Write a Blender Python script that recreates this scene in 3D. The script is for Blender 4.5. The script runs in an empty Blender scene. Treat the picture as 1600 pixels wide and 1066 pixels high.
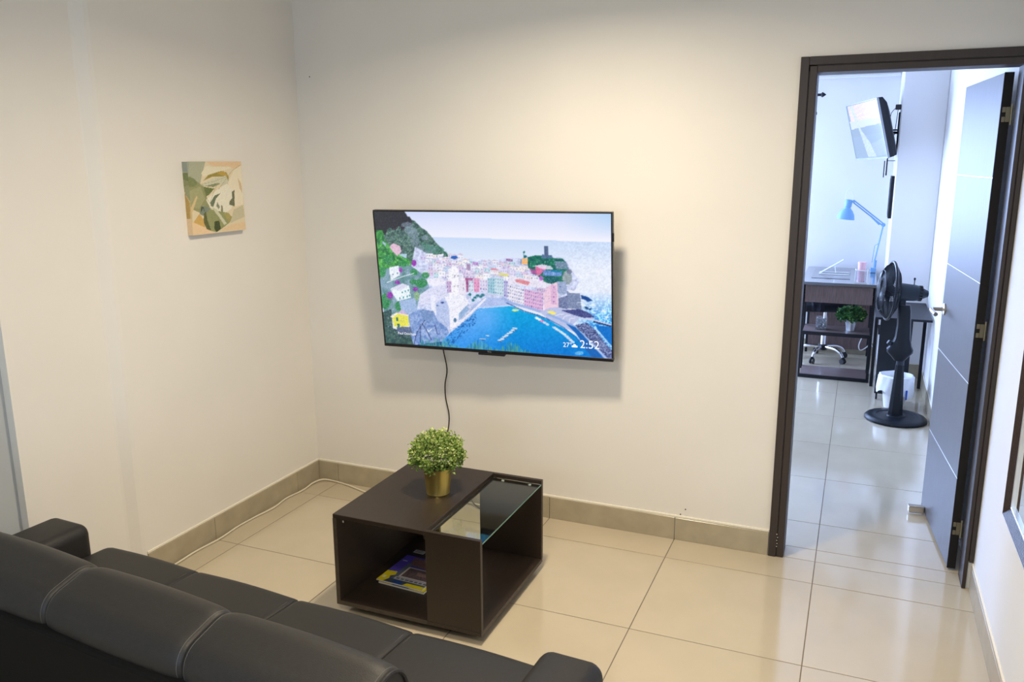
import bpy, bmesh, math, random
import numpy as np
from mathutils import Vector, Matrix, Euler
random.seed(7)
rng = np.random.default_rng(11)
PI = math.pi
SC = bpy.context.scene
COL = SC.collection

# ------------------------------------------------------------------ camera
def make_camera():
    yaw, pitch, roll = -0.3981, -0.2160, -0.0049
    cy, sy = math.cos(yaw), math.sin(yaw)
    f = Vector((sy, cy, 0)); r = Vector((cy, -sy, 0)); u = Vector((0, 0, 1))
    cp, sp = math.cos(pitch), math.sin(pitch)
    f2 = cp * f + sp * u; u2 = -sp * f + cp * u
    cr, sr = math.cos(roll), math.sin(roll)
    r3 = cr * r + sr * u2; u3 = -sr * r + cr * u2
    cam = bpy.data.cameras.new('camera'); o = bpy.data.objects.new('camera', cam); COL.objects.link(o)
    M = Matrix((r3, u3, -f2)).transposed().to_4x4()
    M.translation = Vector((2.5982, -3.4744, 1.6798))
    o.matrix_world = M
    cam.sensor_width = 36; cam.sensor_fit = 'HORIZONTAL'
    cam.lens = 1289.33 * 36 / 1600
    cam.clip_start = 0.02; cam.clip_end = 100
    SC.camera = o
make_camera()

# ------------------------------------------------------------------ world, view, large lights
SC.view_settings.view_transform = 'Standard'
SC.view_settings.look = 'None'
SC.view_settings.gamma = 1
SC.view_settings.use_curve_mapping = False
SC.view_settings.exposure = 0.0
w = bpy.data.worlds.new('world'); SC.world = w; w.use_nodes = True
bg = w.node_tree.nodes['Background']; bg.inputs[0].default_value = (0.50, 0.70, 1.0, 1); bg.inputs[1].default_value = 2.5

def area(name, loc, direction, sx, sy, power, color, spread=PI):
    l = bpy.data.lights.new(name, 'AREA'); l.shape = 'RECTANGLE'; l.size = sx; l.size_y = sy
    l.energy = power; l.color = color; l.spread = spread
    o = bpy.data.objects.new(name, l); COL.objects.link(o)
    o.location = loc; o.rotation_euler = Vector(direction).to_track_quat('-Z', 'Y').to_euler()
    return o
WARM = (1.0, 0.85, 0.635)
DAY = (0.42, 0.575, 1.0)
LAMP1 = 32; LAMP2 = 23; REAR = 23; BED_FAR = 105; BED_LEFT = 165
area('ceiling_lamp_light', (1.6, -1.14, 2.505), (0, 0, -1), 0.20, 0.20, LAMP1, WARM, math.radians(157))
area('ceiling_lamp_light', (1.93, -2.95, 2.505), (0, 0, -1), 0.20, 0.20, LAMP2, WARM, math.radians(160))
area('daylight_rear_window', (1.7, -5.30, 1.45), (0, 1, 0), 1.5, 1.2, REAR, (0.62, 0.80, 1.0))
area('daylight_bedroom_window', (1.0, 4.42, 1.50), (0, -1, -0.15), 1.5, 1.2, BED_FAR, DAY)
area('added_side_fill', (-0.72, 3.42, 1.12), (1, 0, -0.02), 1.35, 1.9, BED_LEFT, DAY)  # fill light added behind an unseen side window

# ------------------------------------------------------------------ materials
def lin(c):
    c = c / 255.0
    return c / 12.92 if c <= 0.04045 else ((c + 0.055) / 1.055) ** 2.4
def L(r, g, b): return (lin(r), lin(g), lin(b))
def mat(name, base, rough=0.5, metal=0.0, var=0.0, nscale=20.0, bump=0.0, bscale=200.0, stretch=(1, 1, 1), base2=None,
        coat=0.0, spec=0.5, trans=0.0, ior=1.45, emit=None, objvar=0.0, rough_var=0.0, sheen=0.0):
    m = bpy.data.materials.new(name); m.use_nodes = True
    nt = m.node_tree; N = nt.nodes; P = N['Principled BSDF']
    P.inputs['Base Color'].default_value = (*base, 1); P.inputs['Roughness'].default_value = rough
    P.inputs['Metallic'].default_value = metal; P.inputs['IOR'].default_value = ior
    P.inputs['Specular IOR Level'].default_value = spec
    P.inputs['Coat Weight'].default_value = coat; P.inputs['Coat Roughness'].default_value = 0.12
    P.inputs['Transmission Weight'].default_value = trans
    if sheen: P.inputs['Sheen Weight'].default_value = sheen
    if emit: P.inputs['Emission Color'].default_value = (*emit[0], 1); P.inputs['Emission Strength'].default_value = emit[1]
    tc = N.new('ShaderNodeTexCoord'); mp = N.new('ShaderNodeMapping'); mp.inputs['Scale'].default_value = stretch
    nt.links.new(tc.outputs['Object'], mp.inputs[0])
    if var or base2:
        no = N.new('ShaderNodeTexNoise'); no.inputs['Scale'].default_value = nscale; no.inputs['Detail'].default_value = 5
        nt.links.new(mp.outputs[0], no.inputs[0])
        ra = N.new('ShaderNodeValToRGB'); ra.color_ramp.elements[0].position = 0.3; ra.color_ramp.elements[1].position = 0.7
        b2 = base2 or tuple(min(1, x * (1 + var)) for x in base)
        b1 = base if base2 else tuple(x * (1 - var) for x in base)
        ra.color_ramp.elements[0].color = (*b1, 1); ra.color_ramp.elements[1].color = (*b2, 1)
        nt.links.new(no.outputs[0], ra.inputs[0])
        out = ra.outputs[0]
        if objvar:
            oi = N.new('ShaderNodeObjectInfo'); mr = N.new('ShaderNodeMapRange')
            mr.inputs[3].default_value = 1 - objvar; mr.inputs[4].default_value = 1 + objvar
            nt.links.new(oi.outputs['Random'], mr.inputs[0])
            hs = N.new('ShaderNodeHueSaturation'); nt.links.new(mr.outputs[0], hs.inputs['Value']); nt.links.new(out, hs.inputs['Color'])
            out = hs.outputs[0]
        nt.links.new(out, P.inputs['Base Color'])
    if rough_var:
        n3 = N.new('ShaderNodeTexNoise'); n3.inputs['Scale'].default_value = 3.0; nt.links.new(mp.outputs[0], n3.inputs[0])
        m3 = N.new('ShaderNodeMapRange'); m3.inputs[3].default_value = max(0.02, rough - rough_var); m3.inputs[4].default_value = rough + rough_var
        nt.links.new(n3.outputs[0], m3.inputs[0]); nt.links.new(m3.outputs[0], P.inputs['Roughness'])
    if bump:
        n2 = N.new('ShaderNodeTexNoise'); n2.inputs['Scale'].default_value = bscale; n2.inputs['Detail'].default_value = 3
        nt.links.new(mp.outputs[0], n2.inputs[0])
        bp = N.new('ShaderNodeBump'); bp.inputs['Strength'].default_value = bump; bp.inputs['Distance'].default_value = 0.002
        nt.links.new(n2.outputs[0], bp.inputs['Height']); nt.links.new(bp.outputs[0], P.inputs['Normal'])
    return m

M = {}
M['wall'] = mat('wall_paint', (0.795, 0.765, 0.71), 0.85, var=0.015, nscale=3, bump=0.12, bscale=55)
M['wall_white'] = mat('wall_paint_white', (0.80, 0.81, 0.82), 0.8, var=0.015, nscale=3, bump=0.1, bscale=55)
M['wall_bed'] = mat('wall_paint_bedroom', (0.82, 0.80, 0.79), 0.75, var=0.01, nscale=3, bump=0.1, bscale=55)
M['wall_grey'] = mat('wall_paint_grey_blue', (0.44, 0.47, 0.49), 0.8, var=0.02, nscale=4, bump=0.15, bscale=60)
M['ceiling'] = mat('ceiling_paint', (0.80, 0.79, 0.76), 0.9, var=0.01, bump=0.05)
M['tile'] = mat('polished_tile', (0.545, 0.47, 0.345), 0.11, var=0.035, nscale=5, coat=0.35, objvar=0.02, rough_var=0.04, spec=0.55, ior=1.5)
M['grout'] = mat('grout', (0.20, 0.16, 0.12), 0.9, var=0.1)
M['skirt'] = mat('skirting_tile', (0.41, 0.355, 0.25), 0.22, var=0.08, nscale=12, objvar=0.04)
M['caulk'] = mat('caulk', (0.86, 0.81, 0.69), 0.8)
M['doorframe'] = mat('wenge_frame', (0.034, 0.024, 0.019), 0.45, base2=(0.041, 0.029, 0.023), nscale=30, stretch=(6, 6, 0.6), bump=0.04)
M['doorleaf'] = mat('wenge_leaf', (0.060, 0.056, 0.062), 0.45, base2=(0.075, 0.070, 0.078), nscale=14, stretch=(6, 6, 0.5), bump=0.03, spec=0.6)
M['leaf_edge'] = mat('leaf_edge', (0.008, 0.006, 0.006), 0.6)
M['alu'] = mat('aluminium', (0.80, 0.82, 0.85), 0.3, 1.0)
M['chrome'] = mat('chrome', (0.75, 0.75, 0.77), 0.15, 1.0)
M['nickel'] = mat('satin_nickel', (0.62, 0.56, 0.48), 0.28, 1.0)
M['hinge'] = mat('hinge_brass', (0.30, 0.27, 0.19), 0.45, 0.8)
M['wenge'] = mat('wenge_board', (0.022, 0.0145, 0.0105), 0.38, base2=(0.036, 0.024, 0.0175), nscale=40, stretch=(8, 0.5, 8), bump=0.12, bscale=90)
M['wenge_edge'] = mat('wenge_edge', (0.055, 0.043, 0.034), 0.5, var=0.15, nscale=60)
M['glass'] = mat('clear_glass', (0.86, 0.95, 0.92), 0.01, trans=1.0, ior=1.5)
M['glass_edge'] = mat('glass_edge', (0.25, 0.55, 0.45), 0.15, trans=0.5, ior=1.5)
M['mirror'] = mat('mirror_glass', (0.92, 0.94, 0.94), 0.015, 1.0)
M['mirror_frame'] = mat('mirror_frame_ribbed', (0.055, 0.035, 0.03), 0.35, var=0.2, nscale=60, coat=0.2)
M['leather'] = mat('dark_leatherette', (0.0155, 0.0145, 0.014), 0.50, var=0.10, nscale=90, bump=0.2, bscale=420, spec=0.45)
M['leather_back'] = mat('black_backing_shaded', (0.0018, 0.0018, 0.002), 0.8, var=0.1, bump=0.1, spec=0.2)  # dark backing, taken blacker in place of shade on the sofa rear
M['thread'] = mat('grey_thread', (0.085, 0.083, 0.078), 0.6)
M['plastic'] = mat('black_plastic', (0.012, 0.012, 0.014), 0.35)
M['plastic_matte'] = mat('black_plastic_matte', (0.012, 0.014, 0.018), 0.5, var=0.1, spec=0.3)
M['fan'] = mat('dark_fan_plastic', (0.008, 0.011, 0.016), 0.34, var=0.05, spec=0.25)
M['fan_grey'] = mat('grey_fan_plastic', (0.020, 0.028, 0.038), 0.45, spec=0.25)
M['rubber'] = mat('rubber', (0.015, 0.015, 0.015), 0.6)
M['white_plastic'] = mat('white_plastic', (0.80, 0.80, 0.78), 0.35)
M['cream_cable'] = mat('cream_cable', (0.72, 0.66, 0.52), 0.45)
M['black_cable'] = mat('black_cable', (0.02, 0.017, 0.015), 0.5)
M['gold'] = mat('brushed_gold', (0.52, 0.40, 0.12), 0.30, 0.9, var=0.12, nscale=30, stretch=(1, 1, 0.1))
M['silver'] = mat('silver_pot', (0.66, 0.70, 0.74), 0.32, 0.9, var=0.06)
M['soil'] = mat('soil', (0.02, 0.015, 0.01), 0.9, var=0.3)
M['leaf'] = mat('leaf_green', (0.10, 0.21, 0.03), 0.5, base2=(0.30, 0.42, 0.09), nscale=35)
M['leaf_pale'] = mat('leaf_pale', (0.36, 0.46, 0.10), 0.5, base2=(0.66, 0.70, 0.30), nscale=45)
M['leaf_dark'] = mat('leaf_dark_green', (0.012, 0.06, 0.022), 0.5, base2=(0.06, 0.20, 0.05), nscale=30)
M['stem'] = mat('stem_green', (0.06, 0.13, 0.03), 0.6)
M['desk_top'] = mat('black_desk_top', (0.055, 0.062, 0.075), 0.16, var=0.05, spec=0.8, coat=0.8)
M['brown_wood'] = mat('brown_woodgrain', (0.085, 0.055, 0.052), 0.45, base2=(0.15, 0.10, 0.092), nscale=22, stretch=(5, 5, 0.5), bump=0.08)
M['brown_shelf'] = mat('brown_shelf', (0.13, 0.092, 0.088), 0.35, base2=(0.19, 0.14, 0.13), nscale=22, stretch=(0.5, 5, 5))
M['dark_metal'] = mat('dark_metal', (0.010, 0.011, 0.015), 0.45, 0.0, spec=0.3)
M['lamp_blue'] = mat('pale_blue_enamel', (0.20, 0.40, 0.66), 0.35)
M['fabric_dark'] = mat('dark_mesh_fabric', (0.012, 0.013, 0.018), 0.8, bump=0.2)
M['fabric_grey'] = mat('dark_grey_cloth', (0.05, 0.055, 0.075), 0.85, bump=0.2)
M['bag'] = mat('white_plastic_bag', (0.82, 0.84, 0.88), 0.45, var=0.03, nscale=25, bump=0.5, bscale=30)
M['pink'] = mat('pink_jar', (0.75, 0.45, 0.50), 0.4, var=0.05)
M['acrylic'] = mat('clear_acrylic', (0.94, 0.96, 1.0), 0.05, trans=0.9, ior=1.35)
M['pad'] = mat('desk_pad', (0.05, 0.055, 0.07), 0.18, var=0.05, coat=0.6)
M['blue'] = mat('blue_print', (0.02, 0.10, 0.55), 0.5)
M['paper'] = mat('magazine_paper', (0.70, 0.68, 0.62), 0.5, var=0.05)
M['lamp_panel'] = mat('lamp_diffuser', (0.9, 0.88, 0.82), 0.6, emit=((1, 0.86, 0.66), 4.0))
M['white_text'] = mat('white_lettering', (0, 0, 0), 0.5, emit=((1, 1, 1), 1.0))
M['logo'] = mat('grey_lettering', (0.35, 0.35, 0.37), 0.5)
M['frame_white'] = mat('window_frame_white', (0.8, 0.8, 0.8), 0.4)

def painted(name, emit=0.0, rough=0.6, spec=0.5):
    m = bpy.data.materials.new(name); m.use_nodes = True; nt = m.node_tree; P = nt.nodes['Principled BSDF']
    a = nt.nodes.new('ShaderNodeAttribute'); a.attribute_name = 'print'; a.attribute_type = 'GEOMETRY'
    P.inputs['Roughness'].default_value = rough; P.inputs['Specular IOR Level'].default_value = spec
    if emit:
        P.inputs['Base Color'].default_value = (0.004, 0.004, 0.005, 1)
        nt.links.new(a.outputs['Color'], P.inputs['Emission Color']); P.inputs['Emission Strength'].default_value = emit
    else:
        nt.links.new(a.outputs['Color'], P.inputs['Base Color'])
    return m

# ------------------------------------------------------------------ mesh helpers
def box(bm, x0, x1, y0, y1, z0, z1, bev=0.0, seg=1, mtx=None):
    r = bmesh.ops.create_cube(bm, size=1)
    vs = r['verts']
    for v in vs:
        v.co = Vector(((x0 + x1) / 2 + v.co.x * (x1 - x0), (y0 + y1) / 2 + v.co.y * (y1 - y0), (z0 + z1) / 2 + v.co.z * (z1 - z0)))
    if bev > 0:
        es = list({e for v in vs for e in v.link_edges})
        rr = bmesh.ops.bevel(bm, geom=es, offset=bev, segments=seg, affect='EDGES', profile=0.5)
        vs = list({v for f in rr['faces'] for v in f.verts} | {v for v in vs if v.is_valid})
    if mtx is not None:
        for v in vs: v.co = mtx @ v.co
    return vs

def tube(bm, pts, r, n=8, caps=True, radii=None):
    pts = [Vector(p) for p in pts]
    rings = []
    up = Vector((0, 0, 1))
    for i, p in enumerate(pts):
        d = (pts[min(i + 1, len(pts) - 1)] - pts[max(i - 1, 0)])
        d = d.normalized() if d.length > 1e-9 else Vector((0, 0, 1))
        a = d.cross(up)
        if a.length < 1e-3: a = d.cross(Vector((1, 0, 0)))
        a.normalize(); b = a.cross(d).normalized()
        if i and a.dot(pa) < 0: a, b = -a, -b
        pa = a
        rr = radii[i] if radii else r
        rings.append([bm.verts.new(p + rr * (math.cos(2 * PI * k / n) * a + math.sin(2 * PI * k / n) * b)) for k in range(n)])
    for i in range(len(rings) - 1):
        for k in range(n):
            try: bm.faces.new((rings[i][k], rings[i][(k + 1) % n], rings[i + 1][(k + 1) % n], rings[i + 1][k]))
            except ValueError: pass
    if caps:
        bm.faces.new(rings[0][::-1]); bm.faces.new(rings[-1])

def smooth_path(pts, sub=6):
    pts = [Vector(p) for p in pts]; out = []
    for i in range(len(pts) - 1):
        p0 = pts[max(i - 1, 0)]; p1 = pts[i]; p2 = pts[i + 1]; p3 = pts[min(i + 2, len(pts) - 1)]
        for k in range(sub):
            t = k / sub
            out.append(0.5 * ((2 * p1) + (-p0 + p2) * t + (2 * p0 - 5 * p1 + 4 * p2 - p3) * t * t + (-p0 + 3 * p1 - 3 * p2 + p3) * t ** 3))
    out.append(pts[-1]); return out

def lathe(bm, prof, n=32, mtx=None, cap0=True, cap1=True):
    rings = []
    for r, z in prof:
        ring = []
        for k in range(n):
            a = 2 * PI * k / n
            co = Vector((r * math.cos(a), r * math.sin(a), z))
            if mtx is not None: co = mtx @ co
            ring.append(bm.verts.new(co))
        rings.append(ring)
    for i in range(len(rings) - 1):
        for k in range(n):
            bm.faces.new((rings[i][k], rings[i][(k + 1) % n], rings[i + 1][(k + 1) % n], rings[i + 1][k]))
    if cap0: bm.faces.new(rings[0][::-1])
    if cap1: bm.faces.new(rings[-1])

def T(x, y, z): return Matrix.Translation((x, y, z))
def axis_m(origin, direction):
    q = Vector(direction).to_track_quat('Z', 'Y')
    return Matrix.Translation(origin) @ q.to_matrix().to_4x4()

def link(name, me, parent=None):
    o = bpy.data.objects.new(name, me); COL.objects.link(o)
    if parent is not None: o.parent = parent
    return o
def worldloc(o):
    v = Vector((0, 0, 0))
    while o is not None: v += o.location; o = o.parent
    return v
def obj(name, bm, m, parent=None, smooth=False, local=False, angle=35, label=None):
    """one mesh; vertices are in world space unless local"""
    if parent is not None and not local:
        off = worldloc(parent)
        for v in bm.verts: v.co -= off
    bmesh.ops.recalc_face_normals(bm, faces=bm.faces[:])
    me = bpy.data.meshes.new(name); bm.to_mesh(me); bm.free()
    me.materials.append(m)
    if smooth:
        me.polygons.foreach_set('use_smooth', [True] * len(me.polygons))
        try: me.set_sharp_from_angle(angle=math.radians(angle))
        except Exception: pass
    o = link(name, me, parent)
    if label: o['label'] = label
    return o
def B(): return bmesh.new()
def thing(name, label, cat, loc=(0, 0, 0), rot=(0, 0, 0), group=None):
    o = bpy.data.objects.new(name, None); COL.objects.link(o)
    o.location = loc; o.rotation_euler = rot; o['label'] = label; o['category'] = cat; o.empty_display_size = 0.1
    if group: o['group'] = group
    return o
def tag(o, label, cat, group=None):
    o['label'] = label; o['category'] = cat
    if group: o['group'] = group
    return o
def struct_empty(name, loc=(0, 0, 0)):
    o = bpy.data.objects.new(name, None); COL.objects.link(o); o.location = loc; o['kind'] = 'structure'; o.empty_display_size = 0.1
    return o
def struct(name, bm, m):
    o = obj(name, bm, m); o['kind'] = 'structure'; return o
def bxo(name, dims, m, parent=None, bev=0.0, seg=1, local=False, label=None, smooth=False):
    bm = B(); box(bm, *dims, bev=bev, seg=seg); return obj(name, bm, m, parent, local=local, label=label, smooth=smooth)

# ------------------------------------------------------------------ printed pictures (flat colour on a fine grid)
class Paint:
    def __init__(s, W, H, quad, bg=(255, 255, 255)):
        # quad TL TR BR BL in drawing coordinates; grid row 0 = top
        s.W, s.H = W, H
        src = np.array([(0, 0), (1, 0), (1, 1), (0, 1)], float); A = []; b = []
        for (u, v), (x, y) in zip(src, quad):
            A.append([u, v, 1, 0, 0, 0, -u * x, -v * x]); b.append(x)
            A.append([0, 0, 0, u, v, 1, -u * y, -v * y]); b.append(y)
        h = np.append(np.linalg.solve(np.array(A), np.array(b)), 1)
        u, v = np.meshgrid(np.linspace(0, 1, W), np.linspace(0, 1, H))
        d = h[6] * u + h[7] * v + 1
        s.X = (h[0] * u + h[1] * v + h[2]) / d; s.Y = (h[3] * u + h[4] * v + h[5]) / d
        s.img = np.zeros((H, W, 3)) + np.array(bg, float)
    def mask(s, pts):
        p = np.array(pts, float)
        m = np.zeros(s.X.shape, bool)
        bb = (s.X >= p[:, 0].min()) & (s.X <= p[:, 0].max()) & (s.Y >= p[:, 1].min()) & (s.Y <= p[:, 1].max())
        if not bb.any(): return m
        x = s.X[bb]; y = s.Y[bb]; ins = np.zeros(x.shape, bool)
        n = len(p)
        for i in range(n):
            x1, y1 = p[i]; x2, y2 = p[(i + 1) % n]
            if y1 == y2: continue
            c = ((y1 > y) != (y2 > y)) & (x < (x2 - x1) * (y - y1) / (y2 - y1) + x1)
            ins ^= c
        m[bb] = ins; return m
    def put(s, m, col, a=1.0, n=0.0, ncol=None):
        k = m.sum()
        if not k: return
        c = np.array(col, float) + np.zeros((k, 3))
        if ncol is not None:
            t = rng.random((k, 1)); c = c * (1 - t) + np.array(ncol, float) * t
        if n: c = c + rng.normal(0, n, (k, 1))
        s.img[m] = s.img[m] * (1 - a) + c * a
    def poly(s, pts, col, a=1.0, n=0.0, ncol=None): s.put(s.mask(pts), col, a, n, ncol)
    def ell(s, cx, cy, rx, ry, col, a=1.0, n=0.0, rot=0, ncol=None):
        dx, dy = s.X - cx, s.Y - cy; c, q = math.cos(rot), math.sin(rot)
        s.put(((dx * c + dy * q) / rx) ** 2 + ((-dx * q + dy * c) / ry) ** 2 < 1, col, a, n, ncol)
    def line(s, pts, w, col, a=1.0, n=0.0):
        for (x1, y1), (x2, y2) in zip(pts[:-1], pts[1:]):
            dx, dy = x2 - x1, y2 - y1; L2 = dx * dx + dy * dy + 1e-9
            t = np.clip(((s.X - x1) * dx + (s.Y - y1) * dy) / L2, 0, 1)
            s.put((s.X - x1 - t * dx) ** 2 + (s.Y - y1 - t * dy) ** 2 < (w / 2) ** 2, col, a, n)
    def noise(s, scale, seed=0):
        r = np.random.default_rng(seed); G = r.random((64, 64))
        x = s.X / scale; y = s.Y / scale; xi = np.floor(x).astype(int); yi = np.floor(y).astype(int); fx = x - xi; fy = y - yi
        fx = fx * fx * (3 - 2 * fx); fy = fy * fy * (3 - 2 * fy)
        g = lambda a, b: G[b % 64, a % 64]
        return (g(xi, yi) * (1 - fx) + g(xi + 1, yi) * fx) * (1 - fy) + (g(xi, yi + 1) * (1 - fx) + g(xi + 1, yi + 1) * fx) * fy
    def mesh(s, name, w, h, m, parent, y=0.0):
        """grid in the local XZ plane facing -Y, centred"""
        W, H = s.W, s.H
        u, v = np.meshgrid(np.linspace(-w / 2, w / 2, W), np.linspace(h / 2, -h / 2, H))
        co = np.stack([u, np.full_like(u, y), v], -1).reshape(-1, 3)
        idx = np.arange(W * H).reshape(H, W)
        q = np.stack([idx[1:, :-1], idx[1:, 1:], idx[:-1, 1:], idx[:-1, :-1]], -1).reshape(-1, 4)
        me = bpy.data.meshes.new(name)
        me.vertices.add(len(co)); me.vertices.foreach_set('co', co.ravel())
        me.loops.add(q.size); me.loops.foreach_set('vertex_index', q.ravel())
        me.polygons.add(len(q)); me.polygons.foreach_set('loop_start', np.arange(0, q.size, 4)); me.polygons.foreach_set('loop_total', np.full(len(q), 4))
        me.update(calc_edges=True)
        c = np.clip(s.img, 0, 255) / 255.0
        c = np.where(c <= 0.04045, c / 12.92, ((c + 0.055) / 1.055) ** 2.4)
        rgba = np.concatenate([c.reshape(-1, 3), np.ones((W * H, 1))], 1).astype(np.float32)
        at = me.attributes.new('print', 'FLOAT_COLOR', 'POINT'); at.data.foreach_set('color', rgba.ravel())
        me.materials.append(m)
        return link(name, me, parent)

# ================================================================== STRUCTURE
XR = 3.115; T0 = 0.12; DX0, DX1, DZ = 2.40, 3.084, 2.0
YB = -5.2; ZC = 2.56; ZB = 2.36; XBL = -0.6; YF = 4.2
# living room back wall, pierced by the door
bm = B()
box(bm, -0.2, DX0 - 0.004, 0, T0, 0, ZC + 0.05); box(bm, DX0 - 0.004, DX1 + 0.004, 0, T0, DZ + 0.004, ZC + 0.05); box(bm, DX1 + 0.004, XR + 0.12, 0, T0, 0, ZC + 0.05)
struct('wall_back', bm, M['wall'])
# left wall: main part, a shallow step with a soft plaster edge, then the recessed grey-blue part
bm = B()
pl = [(0, 0), (0, -1.178), (-0.003, -1.195), (-0.025, -1.231), (-0.028, -1.240), (-0.028, -1.640), (-0.16, -1.640), (-0.16, 0)]
vb = [bm.verts.new((x, y, 0)) for x, y in pl]; vt = [bm.verts.new((x, y, ZC)) for x, y in pl]
for i in range(len(pl)):
    j = (i + 1) % len(pl); bm.faces.new((vb[i], vb[j], vt[j], vt[i]))
bm.faces.new(vb); bm.faces.new(vt)
struct('wall_left', bm, M['wall'])
bm = B(); box(bm, -0.16, -0.062, -3.4, -1.640, 0, ZC); struct('wall_left_recess', bm, M['wall_grey'])
bm = B(); box(bm, -0.16, -0.04, YB, -3.4, 0, ZC); struct('wall_left_rear', bm, M['wall'])
bm = B(); box(bm, XR, XR + 0.12, YB, 0, 0, ZC); struct('wall_right', bm, M['wall_white'])
# rear wall with a window opening behind the camera
bm = B()
box(bm, -0.16, 0.9, YB - 0.12, YB, 0, ZC); box(bm, 2.5, XR + 0.12, YB - 0.12, YB, 0, ZC)
box(bm, 0.9, 2.5, YB - 0.12, YB, 0, 0.8); box(bm, 0.9, 2.5, YB - 0.12, YB, 2.1, ZC)
struct('wall_rear', bm, M['wall'])
bm = B(); box(bm, -0.16, XR + 0.12, YB - 0.12, 0.0, ZC, ZC + 0.1); struct('ceiling', bm, M['ceiling'])
# bedroom
bm = B(); box(bm, XR, XR + 0.12, T0, YF + 0.12, 0, ZB + 0.1); struct('wall_bedroom_right', bm, M['wall_bed'])
bm = B()
box(bm, XBL - 0.12, 0.2, YF, YF + 0.12, 0, ZB + 0.1); box(bm, 1.9, XR, YF, YF + 0.12, 0, ZB + 0.1)
box(bm, 0.2, 1.9, YF, YF + 0.12, 0, 0.85); box(bm, 0.2, 1.9, YF, YF + 0.12, 2.12, ZB + 0.1)
struct('wall_bedroom_far', bm, M['wall_bed'])
bm = B()
box(bm, XBL - 0.06, XBL, T0, 2.4, 0, ZB + 0.1); box(bm, XBL - 0.06, XBL, 4.1, YF, 0, ZB + 0.1)
box(bm, XBL - 0.06, XBL, 2.4, 4.1, 0, 0.08); box(bm, XBL - 0.06, XBL, 2.4, 4.1, 2.15, ZB + 0.1)
struct('wall_bedroom_left', bm, M['wall_bed'])
bm = B(); box(bm, XBL, -0.2, T0 - 0.1, T0, 0, ZB + 0.1); struct('wall_bedroom_near', bm, M['wall_bed'])
bm = B(); box(bm, 2.81, XR, 3.5, YF, 0, ZB, bev=0.006); struct('trim_column', bm, M['wall_bed'])
bm = B(); box(bm, XBL - 0.06, XR + 0.12, T0, YF + 0.12, ZB, ZB + 0.1); struct('ceiling_bedroom', bm, M['ceiling'])
bm = B(); box(bm, 0.2, 2.81, YF - 0.03, YF, ZB - 0.03, ZB, bev=0.008); struct('trim_cornice', bm, M['ceiling'])

# windows out of view for the daylight; the side one is added as fill
def window(name, horizontal, a0, a1, z0, z1, at, depth):
    e = struct_empty(name, ((a0 + a1) / 2, at, z0) if horizontal else (at, (a0 + a1) / 2, z0))
    fr = B()
    def bar(s0, s1, t0, t1):
        if horizontal: box(fr, s0, s1, at, at + depth, t0, t1)
        else: box(fr, at, at + depth, s0, s1, t0, t1)
    k = 0.04
    bar(a0, a1, z0, z0 + k); bar(a0, a1, z1 - k, z1); bar(a0, a0 + k, z0 + k, z1 - k); bar(a1 - k, a1, z0 + k, z1 - k)
    m_ = (a0 + a1) / 2; bar(m_ - k / 2, m_ + k / 2, z0 + k, z1 - k)
    obj('window_frame', fr, M['frame_white'], e)
window('window_1', True, 0.9, 2.5, 0.8, 2.1, YB - 0.08, 0.04)
window('window_2', True, 0.2, 1.9, 0.85, 2.12, YF + 0.04, 0.04)
window('added_window_3', False, 2.4, 4.1, 0.08, 2.15, XBL - 0.05, 0.04)

# floor: slab with single tiles, the joints left open to the grout
bm = B(); box(bm, XBL - 0.06, XR + 0.12, YB - 0.12, YF + 0.12, -0.12, -0.0018)
floor = struct('floor', bm, M['grout'])
TS = 0.6; GX, GY = 0.1312, -0.1952
TJ = 0.0016
full = None
def tile_mesh(w_, d_):
    bm = B(); box(bm, -w_ / 2, w_ / 2, -d_ / 2, d_ / 2, -0.0018, 0.0, bev=0.0007)
    me = bpy.data.meshes.new('tile'); bm.to_mesh(me); bm.free(); me.materials.append(M['tile']); return me
cache = {}
def lay(x0, x1, y0, y1):
    i0 = math.floor((x0 - GX) / TS); i1 = math.ceil((x1 - GX) / TS); j0 = math.floor((y0 - GY) / TS); j1 = math.ceil((y1 - GY) / TS)
    for i in range(i0, i1):
        for j in range(j0, j1):
            a0, a1 = max(GX + i * TS, x0), min(GX + (i + 1) * TS, x1); b0, b1 = max(GY + j * TS, y0), min(GY + (j + 1) * TS, y1)
            if a1 - a0 < 0.02 or b1 - b0 < 0.005: continue
            w_, d_ = round(a1 - a0 - 2 * TJ, 4), round(b1 - b0 - 2 * TJ, 4)
            if (w_, d_) not in cache: cache[(w_, d_)] = tile_mesh(w_, d_)
            o = link('tile', cache[(w_, d_)], floor); o.location = ((a0 + a1) / 2, (b0 + b1) / 2, 0)
lay(0.0, XR, -4.4, T0 * 0 + 0.0048)          # living room up to the wall line
lay(DX0, DX1, 0.0048, T0)                     # threshold
lay(-0.05, XR, T0, YF)                        # bedroom

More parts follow.
